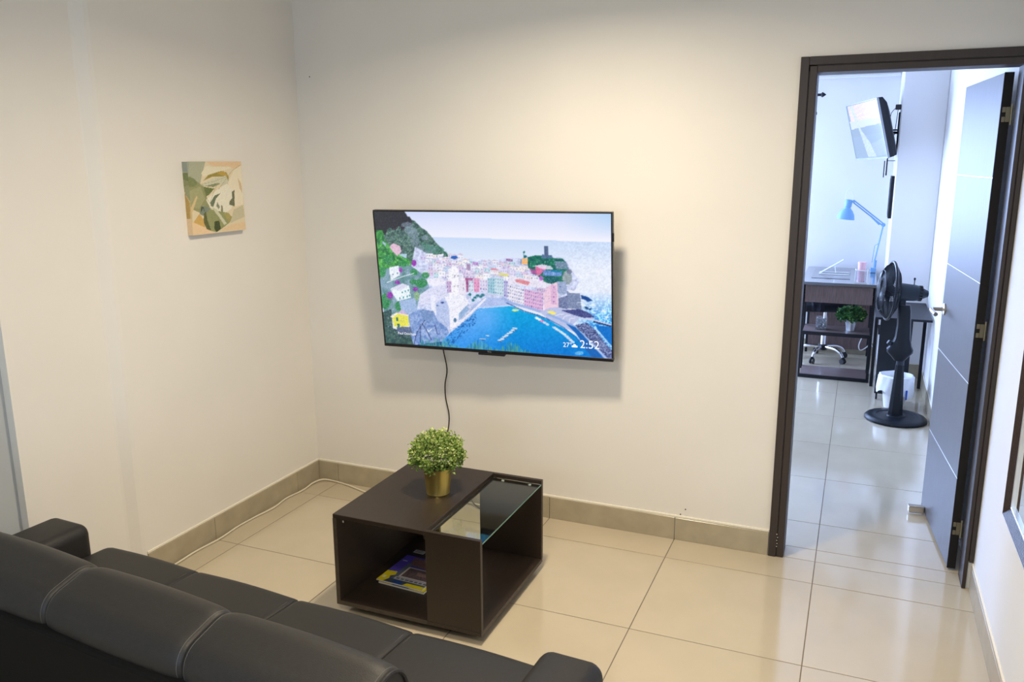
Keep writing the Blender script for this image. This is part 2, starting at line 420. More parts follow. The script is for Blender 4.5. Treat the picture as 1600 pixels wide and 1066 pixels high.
# skirting, tile by tile
HB = 0.106
def skirting(name, horizontal, a0, a1, at, sgn, phase, m='skirt'):
    e = struct_empty(name, (a0, at, 0) if horizontal else (at, a0, 0))
    cuts = [a0]; k = math.floor((a0 - phase) / TS) + 1
    while phase + k * TS < a1 - 0.03:
        if phase + k * TS > a0 + 0.03: cuts.append(phase + k * TS)
        k += 1
    cuts.append(a1)
    th = 0.009
    for s0, s1 in zip(cuts[:-1], cuts[1:]):
        bm = B(); s0 += 0.001; s1 -= 0.001
        if horizontal: box(bm, s0, s1, min(at, at + sgn * th), max(at, at + sgn * th), 0.0, HB - random.uniform(0, 0.002), bev=0.0012)
        else: box(bm, min(at, at + sgn * th), max(at, at + sgn * th), s0, s1, 0.0, HB - random.uniform(0, 0.002), bev=0.0012)
        obj('tile', bm, M[m], e)
    bm = B()
    if horizontal: box(bm, a0, a1, min(at, at + sgn * 0.006), max(at, at + sgn * 0.006), HB, HB + 0.010, bev=0.001)
    else: box(bm, min(at, at + sgn * 0.006), max(at, at + sgn * 0.006), a0, a1, HB, HB + 0.010, bev=0.001)
    obj('caulk_line', bm, M['caulk'], e)
skirting('baseboard_back', True, 0.009, 2.338, 0.0, -1, GX)
skirting('baseboard_left', False, -1.175, -0.0, 0.0, 1, GY)
skirting('baseboard_left_recess', False, -1.640, -1.245, -0.028, 1, GY)
skirting('baseboard_right', False, -4.4, -0.016, XR, -1, GY)
skirting('baseboard_bedroom_right', False, T0 + 0.75, 3.5, XR, -1, GY)
skirting('baseboard_bedroom_far', True, 0.2, 2.80, YF, -1, GX)
skirting('baseboard_column', True, 2.81, XR - 0.01, 3.5, -1, GX)

# screw holes in the paint
bm = B()
for (x, z) in ((0.081, 2.078), (1.975, 0.149), (1.954, 0.122)):
    lathe(bm, [(0.0028, 0), (0.0028, 0.0012)], 10, axis_m((x, -0.0008, z), (0, -1, 0)))
obj('nail_hole', bm, M['leather_back'])['kind'] = 'structure'
bpy.data.objects['nail_hole'].name = 'trim_nail_holes'

# ------------------------------------------------------------------ door
door = struct_empty('door_1', (DX0, 0, 0))
def frame_piece(name, pieces, m=M['doorframe']):
    bm = B()
    for p in pieces: box(bm, *p, bev=0.0015)
    return obj(name, bm, m, door)
OX0 = 2.340; OZ = 2.057
frame_piece('jamb', [(DX0, DX0 + 0.001, 0, T0, 0, DZ)])
frame_piece('jamb', [(DX1 - 0.001, DX1 + 0.003, 0, T0, 0, DZ)])
frame_piece('jamb', [(DX0, DX1, 0, T0, DZ - 0.001, DZ + 0.003)])
# casing, two steps with a groove between them
frame_piece('casing', [(OX0, OX0 + 0.031, -0.014, 0, 0, OZ), (OX0 + 0.034, DX0 + 0.001, -0.010, 0, 0, OZ - 0.034)])
frame_piece('casing', [(OX0 + 0.031, XR - 0.002, -0.014, 0, OZ - 0.031, OZ), (DX0 + 0.001, XR - 0.034, -0.010, 0, DZ - 0.001, OZ - 0.034)])
frame_piece('casing', [(DX1 - 0.002, DX1 + 0.012, -0.010, 0, 0, OZ - 0.034), (DX1 + 0.014, XR - 0.002, -0.014, 0, HB + 0.01, OZ - 0.031)])
frame_piece('casing_backing', [(OX0 + 0.005, DX0, -0.005, 0, 0, OZ - 0.005), (OX0 + 0.005, XR - 0.004, -0.005, 0, DZ, OZ - 0.005), (DX1, XR - 0.004, -0.005, 0, HB + 0.012, OZ - 0.005)])
bm = B()
for s in range(5):
    lathe(bm, [(0.002, 0), (0.002, 0.0006)], 8, axis_m((OX0 + 0.033 + 0.004 * math.sin(s * 3), -0.0142, 0.05 + s * 0.014), (0, -1, 0)))
obj('paint_chips', bm, M['caulk'], door)
# leaf, opened into the bedroom
HX, HY = 3.040, T0 + 0.014
ang = math.radians(5.2)
leaf = bpy.data.objects.new('door_leaf', None); COL.objects.link(leaf); leaf.parent = door
leaf.location = Vector((HX, HY, 0)) - worldloc(door); leaf.rotation_euler = (0, 0, ang)
LW, LT, LH = 0.665, 0.033, 1.985
zc = [0.012, 0.405, 0.805, 1.205, 1.605, LH]
for a, b in zip(zc[:-1], zc[1:]):
    bxo('panel', (0, LT, 0, LW, a + 0.0015, b - 0.0015), M['doorleaf'], leaf, bev=0.0012, local=True)
for z in zc[1:-1]:
    bxo('inlay_strip', (0.001, LT - 0.001, 0.001, LW - 0.001, z - 0.0015, z + 0.0015), M['alu'], leaf, local=True)
bxo('edge_band', (0.0005, LT - 0.0005, -0.0012, 0.0, 0.012, LH), M['leaf_edge'], leaf, local=True)
for z in (0.19, 1.02, 1.835):
    bm = B()
    box(bm, 0.018, 0.033, -0.0045, -0.0012, z - 0.027, z + 0.027, bev=0.001)
    box(bm, 0.006, 0.017, -0.0045, -0.0012, z + 0.008, z + 0.027, bev=0.001)
    box(bm, 0.006, 0.017, -0.0045, -0.0012, z - 0.027, z - 0.008, bev=0.001)
    tube(bm, [(0.0365, -0.004, z - 0.038), (0.0365, -0.004, z + 0.038)], 0.0035, 10)
    obj('hinge', bm, M['hinge'], leaf, local=True)
bm = B()
lathe(bm, [(0.027, 0), (0.027, 0.006), (0.022, 0.009), (0.011, 0.011)], 28, axis_m((0, 0.605, 1.0), (-1, 0, 0)))
tube(bm, [(-0.008, 0.605, 1.0), (-0.055, 0.605, 1.0)], 0.009, 16)
tube(bm, smooth_path([(-0.050, 0.605, 1.0), (-0.058, 0.590, 1.0), (-0.060, 0.55, 0.998), (-0.056, 0.49, 0.994)], 5), 0.0095, 12)
h_ = obj('door_handle', bm, M['nickel'], leaf, local=True, smooth=True); h_['label'] = 'satin metal lever door handle'
bm = B()
box(bm, -0.070, -0.002, 0.56, 0.595, 0.008, 0.040, bev=0.003)
for k in range(4): box(bm, -0.071, -0.002, 0.562 + k * 0.008, 0.566 + k * 0.008, 0.040, 0.043)
obj('door_stop', bm, M['nickel'], leaf, local=True)

# ================================================================== WALL THINGS
# --- big TV
tv = thing('television', 'large flat television tilted down on the cream wall, showing a harbour town', 'television', (1.107, -0.176, 1.1443), (0, 0, 0))
tv.rotation_euler = (Matrix.Rotation(math.radians(2.7863), 3, 'Z') @ Matrix.Rotation(math.radians(5.1163), 3, 'X') @ Matrix.Rotation(math.radians(-0.412), 3, 'Y')).to_euler()
TW, TH = 1.11, 0.645
bm = B()
# bezel: four bars round the screen, bottom one deeper
box(bm, -TW / 2, TW / 2, -0.002, 0.022, TH / 2 - 0.007, TH / 2, bev=0.0012)
box(bm, -TW / 2, TW / 2, -0.004, 0.022, -TH / 2, -TH / 2 + 0.015, bev=0.0015)
box(bm, -TW / 2, -TW / 2 + 0.007, -0.002, 0.022, -TH / 2 + 0.015, TH / 2 - 0.007)
box(bm, TW / 2 - 0.007, TW / 2, -0.002, 0.022, -TH / 2 + 0.015, TH / 2 - 0.007)
box(bm, -TW / 2 + 0.007, TW / 2 - 0.007, 0.002, 0.022, -TH / 2 + 0.015, TH / 2 - 0.007)
obj('bezel', bm, M['plastic'], tv, local=True)
bm = B()
box(bm, -0.50, 0.50, 0.022, 0.045, -0.29, 0.27, bev=0.012, seg=2); box(bm, -0.40, 0.40, 0.045, 0.066, -0.28, 0.10, bev=0.010, seg=2)
obj('rear_housing', bm, M['plastic_matte'], tv, local=True)
bxo('sensor_bar', (-0.075, 0.055, -0.005, 0.018, -TH / 2 - 0.011, -TH / 2), M['plastic'], tv, bev=0.003, local=True)
bm = B()
box(bm, -0.12, 0.12, 0.066, 0.072, -0.14, 0.12, bev=0.002)
for s in (-1, 1): tube(bm, [(s * 0.05, 0.070, 0.02), (s * 0.13, 0.115, 0.02), (s * 0.06, 0.158, 0.012)], 0.012, 8)
box(bm, -0.11, 0.11, 0.150, 0.157, -0.10, 0.12, bev=0.002)
obj('wall_bracket', bm, M['dark_metal'], tv, local=True)
bxo('side_button', (TW / 2, TW / 2 + 0.003, 0.002, 0.012, 0.20, 0.235), M['plastic_matte'], tv, local=True)

q = Paint(420, 244, [(584.3, 331.0), (955.6, 334.6), (956.0, 561.2), (600.8, 534.9)])
# coordinates below follow the picture on the screen
f1, f2, f3 = q.noise(3.2, 1), q.noise(7, 2), q.noise(1.5, 3)
gy = np.clip((q.Y - 330) / 48, 0, 1)[..., None]
q.img = np.array((205, 217, 250.)) * (1 - gy) + np.array((246, 244, 254.)) * gy
dkr = np.clip((q.X - 880) / 75, 0, 1)[..., None] * (1 - gy); q.img = q.img * (1 - dkr) + np.array((175, 210, 245.)) * dkr
hor = 370.5 + (q.X - 680) * 0.031
sea = q.Y > hor
t = np.clip((q.Y - hor) / 45, 0, 1)[..., None]
sc_ = np.array((200, 219, 248.)) * (1 - t) + np.array((233, 238, 252.)) * t
sc_ += ((q.noise(2.0, 9) - 0.5) * 26)[..., None] * np.clip((q.X[..., None] - 840) / 60, 0.1, 1)
tr = np.clip((q.Y - 455) / 45, 0, 1)[..., None] * np.clip((q.X - 895) / 30, 0, 1)[..., None]
sc_ = sc_ * (1 - tr) + (np.array((70, 150, 225.)) + ((q.noise(1.6, 19) > 0.62) * 95)[..., None]) * tr
q.img = np.where(sea[..., None], sc_, q.img)
# hillside
hill = [(583, 329), (632, 331), (637, 339), (640, 339), (643, 344), (648, 346), (654, 352), (659, 357), (666, 361), (671, 367), (676, 373), (682, 381), (690, 389), (697, 396), (703, 402), (712, 409), (700, 450), (585, 450)]
m = q.mask(hill)
hc = np.array((58, 84, 86.)) * (1 - f1[..., None]) + np.array((96, 134, 118.)) * f1[..., None]
q.img[m] = hc[m] + rng.normal(0, 17, (m.sum(), 1)) + ((f3[m] - 0.5) * 46)[:, None]
dark = m & (q.Y < 362 + (f2 - 0.5) * 14 - (q.X - 590) * 0.16) & (q.X < 640 + (f2 - .5) * 14)
q.put(dark, (52, 52, 62), 0.93, 6)
for x_, y_, w_, h_ in ((636, 352, 9, 4), (641, 360, 10, 5), (645, 366, 9, 6), (648, 377, 7, 7), (664, 372, 6, 4), (655, 388, 8, 5), (672, 390, 9, 7), (668, 396, 8, 4)):
    q.ell(x_, y_, w_, h_, (140, 160, 180), 0.55, 14)
q.put(q.mask([(655, 378), (690, 386), (704, 402), (690, 405), (668, 396)]) & (f3 > 0.35), (78, 138, 120), 0.8, 10)
# near greenery at left
gr = [(588, 360), (598, 360), (600, 372), (604, 380), (612, 388), (622, 396), (632, 402), (645, 408), (652, 414), (640, 436), (606, 420), (597, 442), (590, 446)]
m = q.mask(gr); gc = np.array((38, 105, 66.)) * (1 - f1[..., None]) + np.array((96, 196, 84.)) * f1[..., None]
q.img[m] = gc[m] + rng.normal(0, 14, (m.sum(), 1))
q.poly([(608, 386), (614, 380), (625, 385), (627, 394), (620, 400), (614, 394)], (228, 190, 212), 1, 5)
q.poly([(598, 377), (603, 382), (602, 385), (597, 380)], (170, 190, 225))
q.poly([(622, 397), (635, 397), (635, 404), (628, 401)], (176, 210, 230), 1, 8)
# town base
town = [(648, 386), (660, 392), (672, 400), (690, 402), (702, 402), (716, 406), (740, 404), (765, 408), (790, 404), (812, 404), (824, 402), (880, 402), (905, 440), (885, 480), (800, 470), (735, 505), (700, 520), (640, 500), (610, 470), (606, 440), (640, 425)]
m = q.mask(town)
q.img[m] = (np.array((206, 214, 244.)) + (f1[..., None] - 0.5) * 50)[m] + rng.normal(0, 10, (m.sum(), 1))
R = random.Random(5)
pal = [(238, 238, 252), (226, 220, 246), (240, 226, 246), (250, 244, 252), (205, 220, 245), (222, 202, 234), (246, 236, 236), (200, 228, 240), (214, 206, 240), (250, 250, 255)]
def house(x, y, w_, h_, col, sk=0.12, win=(90, 105, 160), nx=None, ny=None, roof=None, a=0.8):
    P4 = [(x, y), (x + w_, y + sk * w_), (x + w_, y + h_ + sk * w_), (x, y + h_)]
    q.poly(P4, col, 1, 3)
    if roof: q.poly([(x - .5, y + .4), (x + w_ * .45, y - 2.2), (x + w_ + .5, y + sk * w_ + .4)], roof, 1, 4)
    nx = nx or max(1, int(w_ / 3.4)); ny = ny or max(1, int(h_ / 4.6))
    for i in range(nx):
        for j in range(ny):
            cx = x + (i + .5) / nx * w_; cy_ = y + (j + .5) / ny * h_ + sk * (cx - x)
            q.poly([(cx - .55, cy_ - 1.1), (cx + .55, cy_ - 1.0), (cx + .55, cy_ + 1.1), (cx - .55, cy_ + 1.0)], win, a)
rows = [(656, 716, 398, 5), (664, 800, 405, 6), (668, 830, 411, 7), (676, 850, 418, 8), (690, 856, 427, 9), (660, 760, 424, 8)]
for x0, x1, y0, hh in rows:
    x = x0
    while x < x1:
        w_ = R.uniform(5, 11); yy = y0 + (x - x0) * 0.035 + R.uniform(-2.5, 2.5)
        house(x, yy, w_, hh + R.uniform(-1, 4), R.choice(pal), R.uniform(-.05, .15), roof=R.choice([None, None, (208, 190, 215), (190, 200, 225), (225, 205, 210)]), win=R.choice([(110, 125, 175), (120, 120, 160), (90, 120, 160)]), a=0.75)
        x += w_ + R.uniform(-1.5, 1.5)
q.ell(709, 402.5, 5.5, 2.6, (45, 100, 190), 1, 12)
house(728, 412, 6, 10, (176, 150, 185)); house(737, 409, 10, 5, (196, 150, 215)); house(790, 404, 11, 4, (170, 130, 180)); house(812, 405, 13, 8, (130, 165, 215))
q.poly([(767, 419), (776, 420), (775, 423), (766, 422)], (228, 140, 160))
q.poly([(779, 426), (794, 428), (793, 432), (779, 431)], (225, 220, 140)); q.poly([(815, 404.5), (825, 404.5), (825, 414), (814, 413)], (252, 190, 120), 1, 6)
# headland with tower
m = q.mask([(824, 402), (838, 399), (848, 400), (856, 402), (866, 404), (878, 404), (884, 410), (888, 420), (890, 440), (870, 452), (850, 440), (824, 418)])
q.img[m] = (np.array((20, 84, 86.)) * (1 - f1[..., None]) + np.array((44, 140, 104.)) * f1[..., None])[m] + rng.normal(0, 9, (m.sum(), 1))
q.poly([(866, 408), (884, 409), (889, 421), (868, 420)], (112, 140, 165), 1, 16)
q.poly([(846, 398), (862, 399), (864, 404), (846, 404)], (80, 115, 150), 1, 12)
q.poly([(849.8, 385), (856.4, 385), (856.0, 402), (850.4, 401)], (84, 104, 140), 1, 9); q.poly([(849.6, 384.6), (856.6, 384.6), (856.6, 386), (849.6, 386)], (60, 80, 120))
q.line([(818, 395), (818, 404)], 0.9, (60, 130, 140)); q.ell(818.5, 394.2, 1.8, 1.5, (20, 110, 100)); q.ell(820, 401, 3, 2, (30, 110, 120))
q.poly([(836, 416), (845, 414), (853, 415), (853, 421), (840, 432), (837, 427)], (222, 112, 160), 1, 6); q.poly([(827, 420), (837, 422), (837, 430), (830, 428)], (158, 88, 150), 1, 10)
q.poly([(832, 416), (846, 413.5), (860, 416), (864, 421), (848, 421), (838, 417)], (232, 226, 246), .85)
q.poly([(848, 422), (878, 424), (877, 432), (848, 431)], (92, 135, 205), 1, 12); q.poly([(861, 421.5), (878, 424), (877, 426.5), (861, 425)], (30, 130, 175))
for i in range(9): q.poly([(849 + 3 * i, 426), (850.2 + 3 * i, 426), (850.2 + 3 * i, 430), (849 + 3 * i, 430)], (170, 200, 240), .8)
q.ell(862, 437, 10, 5, (25, 95, 100), 1, 14); q.ell(845, 435, 3, 3.5, (180, 100, 200))
q.ell(886, 434, 7.5, 11, (150, 165, 172), 1, 20); q.ell(889, 425, 4, 4, (120, 130, 155), 1, 14)
# mid red-roof block and waterfront row
q.poly([(795, 430), (830, 437), (872, 446), (862, 452), (792, 444)], (236, 230, 246), 1, 6)
q.poly([(803, 437), (812, 436), (828, 441), (824, 446), (806, 441)], (226, 140, 150), 1, 6)
house(700, 438, 5, 20, (205, 190, 225)); house(726, 434, 5, 22, (170, 96, 145), 0, (120, 60, 120))
house(731, 438, 8, 18, (222, 232, 246), 0, (80, 140, 170)); house(739, 434, 9, 22, (232, 160, 200), 0.05, (180, 90, 140)); house(731, 434, 7, 4, (190, 110, 160))
house(748, 436, 13, 18, (228, 220, 244), 0.1, (90, 90, 160)); house(761, 434, 11, 24, (160, 205, 220), 0.12, (70, 110, 165)); house(772, 433, 14, 27, (205, 228, 238), 0.14, (90, 130, 170))
house(786, 438, 7, 26, (188, 186, 228), 0.15, (80, 80, 160))
house(792, 444, 26, 26, (238, 234, 246), 0.27, (70, 85, 150), 8, 5); house(818, 451, 30, 28, (226, 184, 222), 0.22, (90, 75, 150), 9, 5)
q.poly([(848, 454), (861, 444), (872, 440), (872, 480), (856, 486), (850, 484)], (240, 206, 226), 1, 5); house(860, 445, 9, 30, (226, 182, 218), 0.1, (90, 70, 150), 1, 4)
house(838, 450, 14, 5, (222, 190, 220), 0.15)
q.poly([(870, 440), (884, 440), (886, 458), (876, 462), (871, 458)], (158, 174, 210), 1, 12); q.poly([(874, 446), (875.4, 446), (875.4, 449), (874, 449)], (40, 50, 110))
q.poly([(886, 453), (906, 459), (908, 483), (884, 482)], (128, 142, 178), 1, 16); q.poly([(885, 453), (898, 454.5), (906, 459), (890, 458)], (236, 238, 250))
q.poly([(872, 466), (886, 462), (886, 484), (872, 480)], (112, 124, 165), 1, 18)
q.poly([(907, 461), (918, 464), (926, 470), (918, 472), (908, 467)], (28, 78, 150), 1, 10); q.poly([(912, 478), (924, 482), (923, 485), (914, 483)], (30, 80, 140))
for k in range(26):
    a_ = R.random(); q.ell(905 + a_ * 48, 465 + a_ * 30 + R.uniform(-4, 10), R.uniform(1.5, 4), 0.8, (240, 248, 255), .85)
# church and white blocks at left
q.poly([(700, 420), (707, 416), (716, 420), (716, 468), (700, 470)], (250, 248, 254), 1, 3)
q.poly([(716, 436), (727, 438), (728, 460), (716, 464)], (236, 230, 246), 1, 3)
for x_, y_ in ((709, 446), (714, 446), (709, 430), (714, 430), (722, 443), (722, 449)): q.poly([(x_, y_), (x_ + 1, y_), (x_ + 1, y_ + 3), (x_, y_ + 3)], (150, 140, 160))
house(696, 439, 8, 18, (206, 178, 216), 0, (110, 90, 150))
q.poly([(662, 437), (686, 433), (697, 440), (690, 452), (672, 446)], (240, 238, 252), 1, 4)
q.poly([(654, 460), (680, 447), (697, 444), (699, 466), (676, 474), (654, 476)], (222, 224, 248), 1, 8)
q.poly([(672, 462), (679, 460), (680, 500), (673, 500)], (238, 240, 254))
q.poly([(679, 474), (690, 466), (702, 474), (706, 500), (697, 512), (680, 496)], (188, 202, 240), 1, 8)
q.poly([(694, 463), (722, 459), (731, 470), (728, 482), (712, 500), (716, 508), (702, 514), (700, 480)], (244, 244, 254), 1, 4)
q.ell(690, 472.5, 2.6, 1.5, (60, 80, 150)); q.ell(682, 477, 1.8, 1.0, (90, 110, 170)); q.ell(709.5, 500, 2.4, 3.6, (84, 124, 160), 1, 10)
q.poly([(715, 490), (729, 476), (731, 484), (716, 500)], (150, 180, 220), 1, 14)
# terraces, villas and yellow house at left
m = q.mask([(598, 420), (640, 414), (664, 432), (670, 450), (655, 460), (648, 490), (600, 500), (592, 440)])
q.img[m] = (np.array((92, 140, 140.)) * (1 - f2[..., None]) + np.array((150, 176, 205.)) * f2[..., None])[m] + rng.normal(0, 12, (m.sum(), 1))
for x_, y_, rx, ry in ((597, 425, 5, 8), (646, 425, 6, 5), (657, 442, 10, 7), (645, 440, 6, 4), (664, 430, 6, 5), (601, 470, 8, 12), (622, 478, 6, 8), (606, 405, 8, 6), (629, 412, 7, 5)):
    q.ell(x_, y_, rx, ry, (52, 140, 82), .9, 20)
for x_, y_, rx, ry in ((646, 411, 4, 5), (625, 422, 3, 4), (620, 441, 4, 3), (648, 451.5, 4, 3), (608, 461, 5, 5.5)):
    q.ell(x_, y_, rx, ry, (150, 62, 176), 1, 12)
q.poly([(607, 418), (622, 415), (624, 430), (610, 438)], (240, 246, 254), 1, 4)
for x_, y_ in ((612, 428), (619, 426)): q.poly([(x_, y_), (x_ + 2.4, y_ - .4), (x_ + 2.4, y_ + 1.6), (x_, y_ + 2)], (110, 140, 170))
q.line([(604, 441), (628, 432), (646, 427)], 1.1, (235, 245, 252))
q.poly([(609, 451), (628, 443), (638, 446), (641, 465), (620, 470), (613, 460)], (240, 250, 254), 1, 4); q.poly([(610, 450), (628, 442.5), (637, 446), (624, 454)], (222, 222, 244))
for x_, y_ in ((627, 455), (631.5, 453.6), (636, 452), (623, 464.5), (628.5, 463), (634.5, 461.5), (638.5, 460)): q.poly([(x_, y_), (x_ + 1.6, y_ - .3), (x_ + 1.6, y_ + 2.8), (x_, y_ + 3)], (30, 130, 150))
q.poly([(622, 470), (647, 465), (652, 488), (640, 492), (626, 485)], (162, 188, 228), 1, 9)
q.ell(650, 462, 4, 7, (140, 180, 130), .9, 14)
# shore rocks
q.poly([(596, 528), (705, 528), (705, 570), (596, 545)], (40, 92, 140), 1, 12)
m = q.mask([(636, 492), (655, 482), (676, 486), (682, 500), (697, 512), (700, 520), (690, 533), (640, 539), (640, 520)])
q.img[m] = (np.array((98, 132, 196.)) * (1 - f1[..., None]) + np.array((168, 192, 236.)) * f1[..., None])[m] + rng.normal(0, 10, (m.sum(), 1))
q.poly([(655, 484), (673, 486), (676, 500), (660, 502)], (120, 150, 200), 1, 10)
for p_ in ([(662, 500), (649, 520), (645, 538)], [(658, 505), (667, 520), (672, 530)], [(678, 508), (682, 522)], [(655, 506), (655, 535)]): q.line(p_, 1.6, (62, 78, 130), .8, 10)
q.line([(666, 514), (668, 518), (673, 513)], 1.0, (235, 245, 255))
m = q.mask([(590, 490), (610, 482), (612, 512), (640, 522), (645, 541), (601, 540), (594, 500)])
q.img[m] = (np.array((44, 72, 78.)) * (1 - f1[..., None]) + np.array((78, 112, 104.)) * f1[..., None])[m] + rng.normal(0, 10, (m.sum(), 1))
q.poly([(618, 510), (640, 510), (643, 522), (620, 522)], (92, 108, 140), 1, 9)
q.poly([(611, 494), (622, 488.5), (636, 492), (638, 509), (622, 510), (614, 510)], (236, 232, 84), 1, 5); q.poly([(608, 494), (618, 487.5), (637, 491), (636, 493), (620, 489.5), (612, 496)], (250, 240, 225))
q.poly([(617, 495), (620.6, 495), (621, 501), (618, 501)], (40, 110, 110)); q.poly([(619, 505), (622.6, 505), (623, 510.5), (619.6, 510.5)], (40, 110, 110))
q.poly([(620, 488.5), (626, 483), (634, 489), (636, 492)], (215, 190, 225), .9)
# harbour water
wat = [(746, 480), (790, 477), (800, 479), (818, 487), (840, 493), (856, 500), (870, 508), (886, 516), (900, 526), (915, 545), (935, 562), (700, 562), (688, 534), (700, 521), (714, 510), (733, 494)]
m = q.mask(wat)
tx = np.clip((q.X - 735) / 70, 0, 1)[..., None]; ty = np.clip((q.Y - 480) / 75, 0, 1)[..., None]
wc = (np.array((98, 176, 248.)) * (1 - tx) + np.array((0, 166, 226.)) * tx) * (1 - ty) + (np.array((36, 140, 236.)) * (1 - tx) + np.array((0, 118, 214.)) * tx) * ty
wc = wc + ((q.noise(2.2, 31) - .5) * 22)[..., None]
wc = wc * 0.95 + 12
lp = np.exp(-(((q.X - 757) / 22) ** 2 + ((q.Y - 497) / 20) ** 2))[..., None]; wc = wc * (1 - .6 * lp) + np.array((112, 178, 252.)) * .6 * lp
q.img[m] = wc[m]
m2 = q.mask([(700, 521), (732, 494), (744, 488), (742, 505), (730, 515), (700, 545), (690, 536)]) & (f3 > 0.62); q.put(m2, (24, 84, 160), .75, 14)
q.poly([(735, 478), (760, 464), (790, 466), (802, 476), (790, 479), (747, 481), (737, 489)], (178, 196, 240), .95, 6); q.line([(746, 481), (770, 479.5), (795, 477)], 1.0, (222, 232, 250))
q.line([(712, 508), (735, 488), (757, 467)], 3.0, (240, 240, 252), 1, 4)
for x_, y_ in ((733, 460), (741, 465), (745, 462), (750, 463), (753, 461), (738, 469)): q.ell(x_, y_, 2.6, 2.2, (38, 118, 130), .95, 12)
q.line([(785, 466), (800, 474), (825, 481), (850, 489), (868, 498)], 4.2, (160, 180, 228), 1, 5); q.line([(790, 473), (818, 486), (840, 492.5), (851, 497)], 1.3, (40, 70, 140), .9)
# quay, square, breakwater
q.poly([(842, 488), (858, 481), (872, 480), (890, 484), (912, 487), (930, 500), (920, 500), (905, 497), (892, 510), (900, 520), (880, 512), (858, 500)], (188, 196, 232), 1, 6)
q.poly([(875, 485), (905, 483), (918, 488), (930, 496), (912, 497), (895, 492)], (74, 82, 140), 1, 14)
q.poly([(853, 486.5), (862, 486), (868, 489), (866, 492), (858, 491)], (250, 234, 120), 1, 8)
for p_ in ([(866, 494), (874, 491), (880, 491)], [(878, 500), (882, 494), (890, 493)], [(888, 505), (890, 498), (898, 497)]): q.line(p_, .9, (248, 250, 255), .9)
q.line([(905, 497), (930, 501), (954, 508)], 2.8, (200, 212, 240)); q.line([(928, 503), (954, 510)], 2.4, (40, 60, 110), .95)
q.poly([(852, 492), (870, 499), (888, 508), (898, 520), (930, 560), (955, 562), (900, 510), (880, 500), (856, 489)], (150, 178, 232), 1, 4)
q.poly([(884, 506), (900, 512), (944, 561), (926, 561), (898, 520)], (28, 104, 188), 1, 5)
q.line([(900, 512), (948, 562)], 1.0, (200, 220, 250)); q.line([(852, 497), (880, 512), (898, 526), (925, 558)], 1.2, (46, 100, 180))
m = q.mask([(898, 508), (916, 504), (930, 516), (942, 532), (956, 548), (956, 561), (950, 561), (920, 530), (902, 514)])
q.img[m] = np.where(rng.random((m.sum(), 1)) > 0.5, np.array((54, 68, 118.)), np.array((150, 164, 212.)))
m = q.mask([(930, 508), (956, 512), (956, 546), (944, 530), (934, 516)]); q.put(m, (20, 116, 206), 1, 8)
q.line([(928, 512), (936, 520), (946, 532), (956, 543)], 2.2, (190, 224, 250), .9, 12)
# boats
def boat(x, y, l, r_=0.35, c=(225, 236, 250)): q.ell(x, y, l, 0.9, c, 1, 8, rot=r_); q.ell(x, y + 1.0, l, .6, (16, 70, 140), .7, rot=r_)
for k in range(8): boat(779 + k * 3.4, 532 - k * 2.6 + (k % 2) * 1.5, 3.4, (.25, -.3)[k % 2]); q.ell(780 + k * 3.4, 531.4 - k * 2.6, 3.4, 1.5, (214, 230, 248), .9, 12)
q.ell(804, 484.6, 5.6, 1.7, (222, 240, 150)); boat(752.5, 529.5, 5, .1); boat(760, 524.5, 3, .2); boat(802, 513, 3.4, .25)
for k, c in enumerate([(240, 246, 255), (236, 246, 250), (240, 140, 190), (200, 214, 240), (190, 214, 244)]): q.ell(838 + k * 4, 497 + k * 2.4, 3.2, 1.9, c, 1, 10, .3)
for k in range(10): q.ell(865 + k * 3.2, 512 + k * 2.1 + max(0, k - 5) * .9, 3.2, 1.9, (206, 224, 246), 1, 18, .35)
q.ell(904, 552, 7, 3, (110, 186, 238), .9, 12, -.1)
# foliage along the lower edge
for k in range(420):
    x_ = R.uniform(655, 826); top = 536 + (x_ - 690) * 0.06 - 6 * math.sin(x_ * .12)
    if x_ < 700: top = 529
    q.line([(x_, R.uniform(top - 3, 556)), (x_ + R.uniform(-1, 1), 560)], 1.4, R.choice([(70, 150, 140), (90, 170, 150), (30, 110, 150), (110, 180, 160)]), .6)
def soften(q, k):
    im = q.img; p_ = np.pad(im, ((1, 1), (1, 1), (0, 0)), 'edge')
    b_ = (p_[:-2, 1:-1] + p_[2:, 1:-1] + p_[1:-1, :-2] + p_[1:-1, 2:]) * 0.17 + im * 0.32
    q.img = im * (1 - k) + b_ * k
tex = (rng.random(q.X.shape) > 0.90) & q.mask([(590, 372), (640, 345), (700, 400), (735, 408), (880, 404), (885, 480), (800, 468), (740, 490), (700, 520), (605, 530), (596, 450)])
q.put(tex, (96, 110, 150), 0.40); tex = (rng.random(q.X.shape) > 0.93) & q.mask([(590, 372), (640, 345), (700, 400), (735, 408), (880, 404), (885, 480), (800, 468), (740, 490), (700, 520), (605, 530), (596, 450)]); q.put(tex, (245, 248, 255), 0.5)
soften(q, 0.8)
screen = q.mesh('screen', TW - 0.012, TH - 0.020, painted('screen_picture', 1.0, 0.25, 0.3), tv, -0.0015)
screen.location = (0, 0, 0.004)
def text(name, s, size, x, z, m, parent, y=-0.0030, bold=0.0, align='LEFT', rot=None):
    c = bpy.data.curves.new(name, 'FONT'); c.body = s; c.size = size; c.align_x = align; c.offset = bold; c.resolution_u = 3
    t_ = bpy.data.objects.new(name, c); COL.objects.link(t_)
    dg = bpy.context.evaluated_depsgraph_get(); me = bpy.data.meshes.new_from_object(t_.evaluated_get(dg))
    bpy.data.objects.remove(t_); me.name = name; me.materials.clear(); me.materials.append(m)
    me.transform(Matrix.Translation((x, y, z)) @ (rot or Matrix.Rotation(PI / 2, 4, 'X')))
    return link(name, me, parent)
text('clock_digits', '2:52', 0.052, 0.406, -0.272, M['white_text'], screen)
